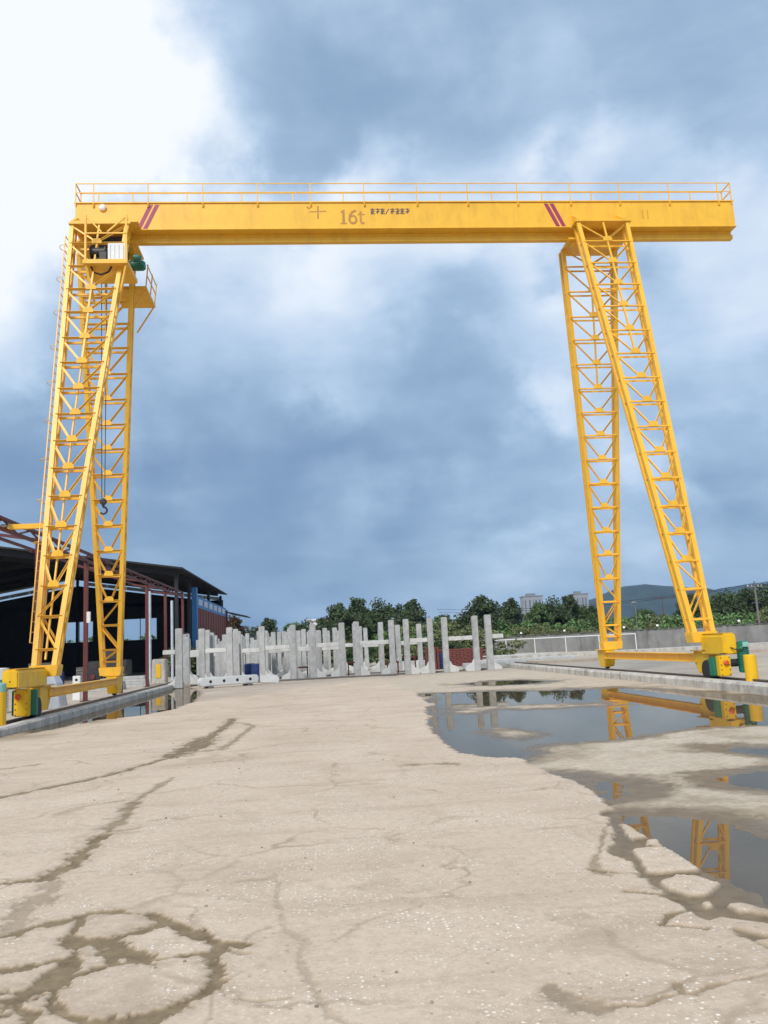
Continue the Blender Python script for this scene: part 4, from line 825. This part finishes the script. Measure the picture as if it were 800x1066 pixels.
# barrels, panels, bricks among the frames
BL = ['blue barrel behind the lying beam', 'blue barrel left of the second front frame', 'blue barrel between the first two front frames', 'blue barrel beside the dark red panels']
for i, (x, y) in enumerate(((-5.1,46.9), (-3.35,46.6), (-3.9,48.2), (7.35,50.5))):
    o = E('barrel', (x, y, -.02)); tag(o, BL[i], 'barrel', 'blue barrels')
    link('drum_body', MB().lathe((0,0,0), [(.27,0),(.30,.03),(.30,.3),(.315,.32),(.30,.34),(.30,.6),(.315,.62),(.30,.64),(.30,.9),(.27,.93)], 16).mesh('drum_body', 'barrel'), o)
    link('lid', MB().lathe((0,0,.931), [(.25,0),(.25,.03),(.06,.035)], 16).mesh('lid', 'barrel'), o)
ps = E('panel_stack', (6.9, 49.5, 0)); tag(ps, 'dark red ribbed steel panels standing on edge', 'panels')
for k in range(5): W('panel', MB().box(6.45+k*.17,6.57+k*.17,49.3,49.9,-.02,1.35-.03*(k % 2)), 'brick', ps, .01)
bs = E('brick_stack', (9.2, 54, 0)); tag(bs, 'long low stack of red bricks behind the frames', 'bricks')
k_ = MB().box(-.24,.24,-.25,.25,0,.115).mesh('brick', 'brick', False, .012)
for i in range(6):
    for j in range(9):
        o = link('brick', k_, bs, (-1.05+i*.50-.0+(.25 if j % 2 else 0)-.1, rng.uniform(-.02,.02), j*.125))
tr_ = [(-.9,47.9,.55), (2.0,46.6,.7), (4.2,46.7,.6), (5.3,47.6,.8)]
TL = ['maroon steel trestle at the third front frame', 'maroon steel trestle beside the widest frame', 'maroon steel trestle under the narrow frame', 'tall maroon steel trestle near the red panels']
for (x, y, h), lb_ in zip(tr_, TL):
    o = E('trestle', (x, y, -.02)); tag(o, lb_, 'trestle', 'maroon trestles')
    link('top_bar', MB().box(-.36,.36,-.05,.05,h,h+.09).mesh('top_bar', 'maroon'), o)
    for s in (-1, 1): link('leg', MB().bar((s*.3,0,0),(s*.3,0,h),.07).mesh('leg', 'maroon'), o)
LBM = ['long white beam lying on the right of the frames', 'white beam lying behind the single post', 'white beam end lying beside the brick stack', 'low white beam lying across the track end', 'far white beam lying before the platform']
for i, (x, y, L, rz_) in enumerate(((13.4,52.6,6.5,.03), (9.8,47.3,3.0,-.08), (10.2,57.0,4.0,.05), (9.0,61,7,.02), (15,64.5,8,-.04))):
    o = link('lying_beam', MB().prism([(-.2,0),(.2,0),(.22,.3),(.14,.36),(-.14,.36),(-.22,.3)], 'x', -L/2, L/2).mesh('lying_beam', 'concrete', False, .03)); o.location = (x, y, -.02); o.rotation_euler.z = rz_
    tag(o, LBM[i], 'beam', 'lying concrete beams')

# ------------------------------------------------------------------ right side: platforms, wall, fence
struct(W('platform', MB().box(13.3,90,49.5,57,-.3,.16), 'bed', None, .03), 'low pale concrete platform beyond the track')
struct(W('platform', MB().box(14.2,90,58.2,60.6,-.3,.34), 'kerb', None, .03), 'grey concrete step before the boundary wall')
A_, B2 = Vector((40, 59.5, 0)), Vector((14, 102, 0)); dW = (B2-A_).normalized(); nW = Vector((-dW.y, dW.x, 0))
wl = E('boundary_wall', (27, 80.7, 0)); tag(wl, 'long weathered grey boundary wall with dark coping', 'wall')
Lw = 76; S0 = -14; npan = 19
for k in range(npan):
    a, b_ = A_+dW*(S0+k*4.0+.16), A_+dW*(S0+k*4.0+3.84)
    W('wall_panel', MB().bar(a+Vector((0,0,.83)), b_+Vector((0,0,.83)), .18, 1.72), 'wall', wl)
    c = A_+dW*(S0+k*4.0)
    W('pilaster', MB().bar(c-dW*.155+Vector((0,0,.86)), c+dW*.155+Vector((0,0,.86)), .30, 1.78), 'wall', wl)
    W('coping', MB().bar(a-dW*.15+Vector((0,0,1.79)), b_+dW*.14+Vector((0,0,1.79)), .34, .09), 'coping', wl)
GL = {.685: 'leftmost', .561: 'second from the left', .411: 'third from the left', .336: 'fourth from the left', .263: 'fifth from the left', .174: 'rightmost'}
for t, s in GL.items():
    p = A_+(B2-A_)*t
    o = E('globe_lamp', (p.x, p.y, 1.836)); tag(o, 'white globe lamp on the grey wall, %s' % s, 'lamp', 'globe lamps on the wall')
    link('stem', MB().lathe((0,0,0), [(.09,0),(.04,.04),(.04,.10)], 8).mesh('stem', 'dark'), o)
    link('globe', MB().lathe((0,0,.12), [(  .19*math.sin(PI*i/10)*.62+.01,.12*(1-math.cos(PI*i/10))) for i in range(11)], 14).mesh('globe', 'lamp', True), o)
# white pipe fence before the far half of the wall
pfn = E('pipe_fence', (18, 84, 0)); tag(pfn, 'thin white pipe fence before the far half of the wall', 'fence')
q0, q1 = A_+dW*17-nW*(-3.0), A_+dW*50-nW*(-3.0)
if q0.x > (A_+dW*17).x: q0, q1 = A_+dW*17-nW*3.0, A_+dW*50-nW*3.0
W('rail', MB().tube([q0+Vector((0,0,1.45)), q1+Vector((0,0,1.45))], .05, 8), 'white', pfn)
for k in range(9):
    c = q0+(q1-q0)*(k/8); W('post', MB().tube([c+Vector((0,0,-.02)), c+Vector((0,0,1.5))], .045, 8), 'white', pfn)

# ------------------------------------------------------------------ vegetation
def tree_tpl(name, seed, h, rx, rz0, rz1, leaf, ncl, nleaf, ls, spiky=0.0):
    r = random.Random(seed); o = E(name, (0,0,0))
    t = MB(); t.tube([(0,0,-.1),(r.uniform(-.1,.1),0,h*.25),(r.uniform(-.2,.2),r.uniform(-.2,.2),h*.55),(0,0,h*.8)], .035*h, 7, .010*h)
    for i in range(7):
        a = r.uniform(0,2*PI); z = h*r.uniform(.25,.55); l = rx*r.uniform(.5,.85)
        t.tube([(0,0,z),(l*.5*math.cos(a),l*.5*math.sin(a),z+h*.10),(l*math.cos(a),l*math.sin(a),z+h*.24)], .012*h, 5, .004*h)
    link('trunk', t.mesh('trunk', 'bark'), o)
    nr = np.random.RandomState(seed); vs = []; fs = []
    lob = [(r.uniform(0,2*PI), r.uniform(.6,1.0)) for _ in range(6)]
    for c in range(ncl):
        a = r.uniform(0,2*PI); u = r.random()**.45; zt = r.uniform(0,1)
        wprof = math.sin(PI*min(1,max(0,.12+.80*zt)))**.7*(.75+.35*math.sin(a*2+seed)+.2*math.sin(a*3+zt*5+seed))
        cx_, cy_, cz = rx*u*wprof*math.cos(a), rx*u*wprof*math.sin(a), rz0+(rz1-rz0)*zt*(.82+.18*math.cos(a*2+seed*.7))
        cr_ = rx*r.uniform(.12,.26)
        for k in range(nleaf):
            d = nr.normal(size=3); d /= np.linalg.norm(d); rr = cr_*nr.uniform(.4,1)
            p = Vector((cx_+d[0]*rr, cy_+d[1]*rr, cz+d[2]*rr*.75))
            q = nr.normal(size=3); q[2] = abs(q[2])*.5+.25; n_ = Vector(q).normalized(); ax = n_.orthogonal().normalized(); ax.rotate(Matrix.Rotation(nr.uniform(0,2*PI), 3, n_))
            bx = n_.cross(ax); s = ls*nr.uniform(.6,1.3); i0 = len(vs)
            vs += [p-ax*s, p+bx*s*.45, p+ax*s, p-bx*s*.45]; fs.append((i0,i0+1,i0+2,i0+3))
    m = bpy.data.meshes.new('crown'); m.from_pydata([tuple(v) for v in vs], [], fs); m.materials.append(MT[leaf])
    link('crown', m, o); return o
T = {'dark': tree_tpl('broadleaf_tree', 1, 7.0, 3.5, 1.2, 6.9, 'leaf_dark', 170, 60, .20),
     'dark2': tree_tpl('broadleaf_tree', 2, 6.4, 3.9, 1.0, 6.4, 'leaf_dark', 190, 60, .20),
     'brown': tree_tpl('broadleaf_tree', 3, 6.5, 3.0, 1.0, 6.4, 'leaf_brown', 130, 55, .19),
     'mid': tree_tpl('broadleaf_tree', 4, 6.0, 3.3, .8, 5.9, 'leaf_mid', 150, 58, .20),
     'light': tree_tpl('broadleaf_tree', 5, 5.2, 2.7, .8, 5.2, 'leaf_light', 120, 55, .19),
     'shrub': tree_tpl('shrub', 6, 2.6, 2.6, .1, 2.7, 'leaf_olive', 100, 50, .17),
     'shrub2': tree_tpl('shrub', 7, 2.4, 2.8, .1, 2.4, 'leaf_light', 100, 50, .17)}
usedT = set()
TREES = [('brown',-10.6,108,1.0,'reddish brown tree just past the shed corner'),('dark',-6.9,112,.86,'dark tree beside the reddish tree'),('light',-3.6,116,.98,'bright green tree among dark ones'),
 ('dark2',-.4,114,.86,'dark low tree left of the big dark clump'),('brown',-13.8,104,.95,'reddish tree half hidden by the shed'),
 ('dark',3.4,110,1.08,'leftmost big tree of the dark clump'),('dark2',7.4,113,1.22,'tallest tree of the dark clump behind the frames'),('brown',5.4,117,1.1,'brownish tree inside the dark clump'),('dark',12.4,110,1.08,'dark tree at the right end of the clump'),
 ('mid',17.6,113,.86,'small round tree standing alone behind the narrow frame'),
 ('dark2',22.6,112,1.14,'big dark tree behind the single post'),('dark',26.6,114,1.04,'dark tree left of the pale towers'),('mid',30.2,110,1.0,'leafy green tree below the left tower'),('dark2',34.0,113,1.08,'dark tree between the pale towers'),
 ('mid',37.8,116,.94,'green tree behind the far lattice leg'),('dark',41.5,124,.86,'low dark tree right of the far lattice leg'),('light',45.5,120,.72,'light green low tree left of the pale dome'),('mid',50.5,124,.82,'green tree right of the pale dome'),
 ('dark',55.0,118,.98,'dark tree behind the near lattice leg'),('dark2',59.4,112,1.05,'dark tree beside the utility pole'),('dark',64.6,112,1.18,'tall dark tree at the right picture edge'),('mid',69.5,110,1.1,'green tree past the utility pole'),('mid',61.8,120,1.1,'green tree behind the utility pole')]
for k, x, y, s, lb_ in TREES:
    o = T[k] if k not in usedT else copy_tree(T[k]); usedT.add(k)
    o.location = (x, y, -.05); o.rotation_euler.z = rng.uniform(0, 6.2); o.scale = (s*rng.uniform(.92,1.1), s, s); tag(o, lb_, 'tree', 'trees beyond the yard')
SH = ['first', 'second', 'third', 'fourth', 'fifth', 'sixth', 'seventh', 'eighth', 'ninth', 'tenth', 'eleventh', 'twelfth', 'thirteenth', 'fourteenth', 'fifteenth', 'sixteenth', 'seventeenth', 'eighteenth', 'nineteenth', 'twentieth', 'twenty-first', 'twenty-second']
for i in range(22):
    k = 'shrub' if i % 3 else 'shrub2'
    o = T[k] if k not in usedT else copy_tree(T[k]); usedT.add(k)
    x = 10.5+i*2.45+rng.uniform(-.6,.6); y = 106-abs(i-4)*.5+rng.uniform(-3,3)
    o.location = (x, y, -.05); s = rng.uniform(.85,1.5); o.scale = (s*1.15, s, s*rng.uniform(.9,1.2)); o.rotation_euler.z = rng.uniform(0,6)
    tag(o, '%s shrub behind the grey wall, %s from the left' % ('olive' if k == 'shrub' else 'light green', SH[i]), 'shrub', 'shrubs behind the boundary wall')

SB = ['among dark weeds'] 
for i in range(13):
    k = ('shrub', 'mid', 'dark')[i % 3]
    o = copy_tree(T[k]); x = -10+i*1.9+rng.uniform(-.4,.4); y = 66+rng.uniform(-3,5); s = (1.0, .42, .36)[i % 3]*rng.uniform(.85,1.1)
    o.location = (x, y, -.05); o.scale = (s*1.2, s*1.2, s*.85); o.rotation_euler.z = rng.uniform(0,6); o.name = 'bush'
    tag(o, 'low %s bush behind the concrete frames, %s from the shed' % (('olive', 'green', 'dark')[i % 3], SH[i]), 'bush', 'bushes behind the concrete frames')
for i in range(6):
    o = copy_tree(T[('shrub2', 'light')[i % 2]]); s = (1.5, .8)[i % 2]
    o.location = (-30+i*3.4, 101+rng.uniform(-3,3), -.05); o.scale = (s, s, s); o.rotation_euler.z = i
    tag(o, 'light green growth seen through the shed opening, %s from the left' % SH[i], 'bush', 'growth behind the shed')
# ------------------------------------------------------------------ far things
def tower(x0, x1, y, h, label):
    o = E('apartment_tower', ((x0+x1)/2, y, 0)); tag(o, label, 'building', 'far apartment towers')
    W('wall', MB().box(x0,x1,y,y+16,-.02,h).box(x0+(x1-x0)*.1,x0+(x1-x0)*.45,y-2.5,y-.01,-.02,h-3), 'tower', o)
    W('roof_slab', MB().box(x0-.6,x1+.6,y-.6,y+16.6,h+.01,h+.8), 'roofgrey', o); W('lift_house', MB().box(x0+5,x1-7,y+4,y+10,h+.81,h+3.6), 'roofgrey', o)
    nx = 5
    for i in range(nx):
        xa = x0+(x1-x0)*(.06+.9*i/nx); fy = y-2.52 if .1 < (xa-x0)/(x1-x0) < .40 else y-.02
        W('window_column', MB().box(xa,xa+(x1-x0)*.09,fy-.02,fy,3,h-4), 'glass', o)
tower(231, 253, 900, 46, 'pale apartment tower rising over the trees, left of the two')
tower(286.5, 305, 900, 46, 'pale apartment tower by the far lattice leg, right of the two')
dm = E('domed_hall', (166, 400, 0)); tag(dm, 'small white domed roof among the trees before the hill', 'building')
W('wall', MB().box(163,169,398,406,-.02,8.0), 'tower', dm); W('roof', MB().lathe((166,402,8.02), [(4.0,0),(3.6,.9),(2.6,1.7),(1.3,2.2),(.2,2.4)], 16), 'white', dm)
hs = E('white_house', (2.6, 150, 0)); tag(hs, 'white house roof peeping over the trees left of the dark clump', 'building')
W('wall', MB().box(-1.6,3.2,150,156,-.02,6.5), 'white', hs); W('roof', MB().prism([(-1.9,6.51),(3.5,6.51),(3.5,6.75),(-1.9,6.75)], 'y', 149.6, 156.4), 'white', hs)
up = E('utility_pole', (52.9, 95, 0)); tag(up, 'grey utility pole with crossarm beside the tall dark tree', 'pole')
W('pole', MB().tube([(52.9,95,-.05),(52.85,95,6.9)], .16, 8, .10), 'wood', up); W('crossarm', MB().box(51.9,53.8,94.93,95.07,6.2,6.34), 'wood', up)
for x in (52.0, 52.5, 53.3, 53.7): W('insulator', MB().lathe((x,95,6.342), [(.05,0),(.08,.06),(.03,.16)], 8), 'white', up)
WN = ['upper overhead wire crossing the hill', 'lower overhead wire crossing the hill']
for i, x in enumerate((52.0, 53.7)):
    for a, b_ in (((x,95,6.5),(10+x*.2,138,7.0-i*.5)),):
        pts = [Vector(a).lerp(Vector(b_), k/12)-Vector((0,0,1.0*4*(k/12)*(1-k/12))) for k in range(13)]
        tag(W('overhead_wire', MB().tube(pts, .025, 4), 'wire'), WN[i], 'wire', 'overhead wires')
    tag(W('overhead_wire', MB().tube([Vector((x,95,6.5)).lerp(Vector((x+40,84,7.2)), k/8)-Vector((0,0,.8*4*(k/8)*(1-k/8))) for k in range(9)], .025, 4), 'wire'), ('upper', 'lower')[i]+' overhead wire leaving the pole at the picture edge', 'wire', 'overhead wires')
sl = E('street_lamp', (38, 95.5, 0)); tag(sl, 'thin grey street lamp before the hill', 'street lamp')
W('pole', MB().tube([(38,95.5,-.05),(38,95.5,5.0)], .07, 8, .05), 'wood', sl); W('lamp_head', MB().prism([(37.6,5.0),(38.15,5.0),(38.1,5.12),(37.75,5.22)], 'y', 95.3, 95.7), 'roofgrey', sl)
mp_ = E('lattice_mast', (104, 240, 0)); tag(mp_, 'thin red mast standing in front of the hill', 'mast')
W('mast', MB().tube([(104,240,-.05),(104,240,11.5)], .16, 6, .1), 'maroon', mp_)
W('jib', MB().bar((101.5,240,11.2),(109,240,11.2),.16), 'maroon', mp_)

def hill(pts, y, depth, seed, label, zmul=1.0):
    xs = np.linspace(pts[0][0], pts[-1][0], 260); hz = np.interp(xs, [p[0] for p in pts], [p[1] for p in pts])
    n = 14; vs = []; fs = []
    for j in range(n+1):
        t = j/n; prof = math.sin(PI*min(1, t*1.0))**.8 if 0 < t < 1 else 0
        for i, x in enumerate(xs):
            nn = float(fbm(np.array([x]), np.array([y+t*depth]), .012, seed, 5)[0])
            hh = (hz[i]*(1 if j == n//2 else prof)+nn*(14 if 0 < j < n else 0)*min(1, hz[i]/60)) if 0 < j < n else -3
            vs.append((x, y+(t-.5)*depth, max(hh, -3)))
    m = len(xs)
    for j in range(n):
        for i in range(m-1): fs.append((j*m+i, j*m+i+1, (j+1)*m+i+1, (j+1)*m+i))
    mb = MB(); mb.v = vs; mb.f = fs
    return struct(W('hill', mb, 'hill', None, 0, True), label)
hill([(250,0),(428,66),(490,78),(560,84),(648,96),(760,92),(838,101),(920,116),(1003,148),(1052,154),(1132,141),(1229,134),(1308,110),(1400,88),(1500,62),(1700,20),(1800,0)], 2600, 800, 3, 'dark wooded hill beyond the trees')
hill([(900,0),(1200,90),(1500,120),(1700,150),(1850,166),(2000,190),(2150,206),(2350,215),(2600,190),(3000,120),(3400,0)], 3900, 900, 8, 'paler distant hill at the right')

# ------------------------------------------------------------------ haze
hm = bpy.data.materials.new('haze_air'); hm.use_nodes = True; hm.node_tree.nodes.clear()
pv = hm.node_tree.nodes.new('ShaderNodeVolumePrincipled'); pv.inputs['Color'].default_value = (.40, .66, 1.0, 1); pv.inputs['Density'].default_value = HAZE; pv.inputs['Anisotropy'].default_value = .1
ho_ = hm.node_tree.nodes.new('ShaderNodeOutputMaterial'); hm.node_tree.links.new(pv.outputs[0], ho_.inputs['Volume'])
MT['haze'] = hm
hz_ = W('haze', MB().box(-6700,6700,-300,6700,-1.6,330), 'haze'); hz_['kind'] = 'stuff'; hz_['label'] = 'thin pale air between the yard and the hills'
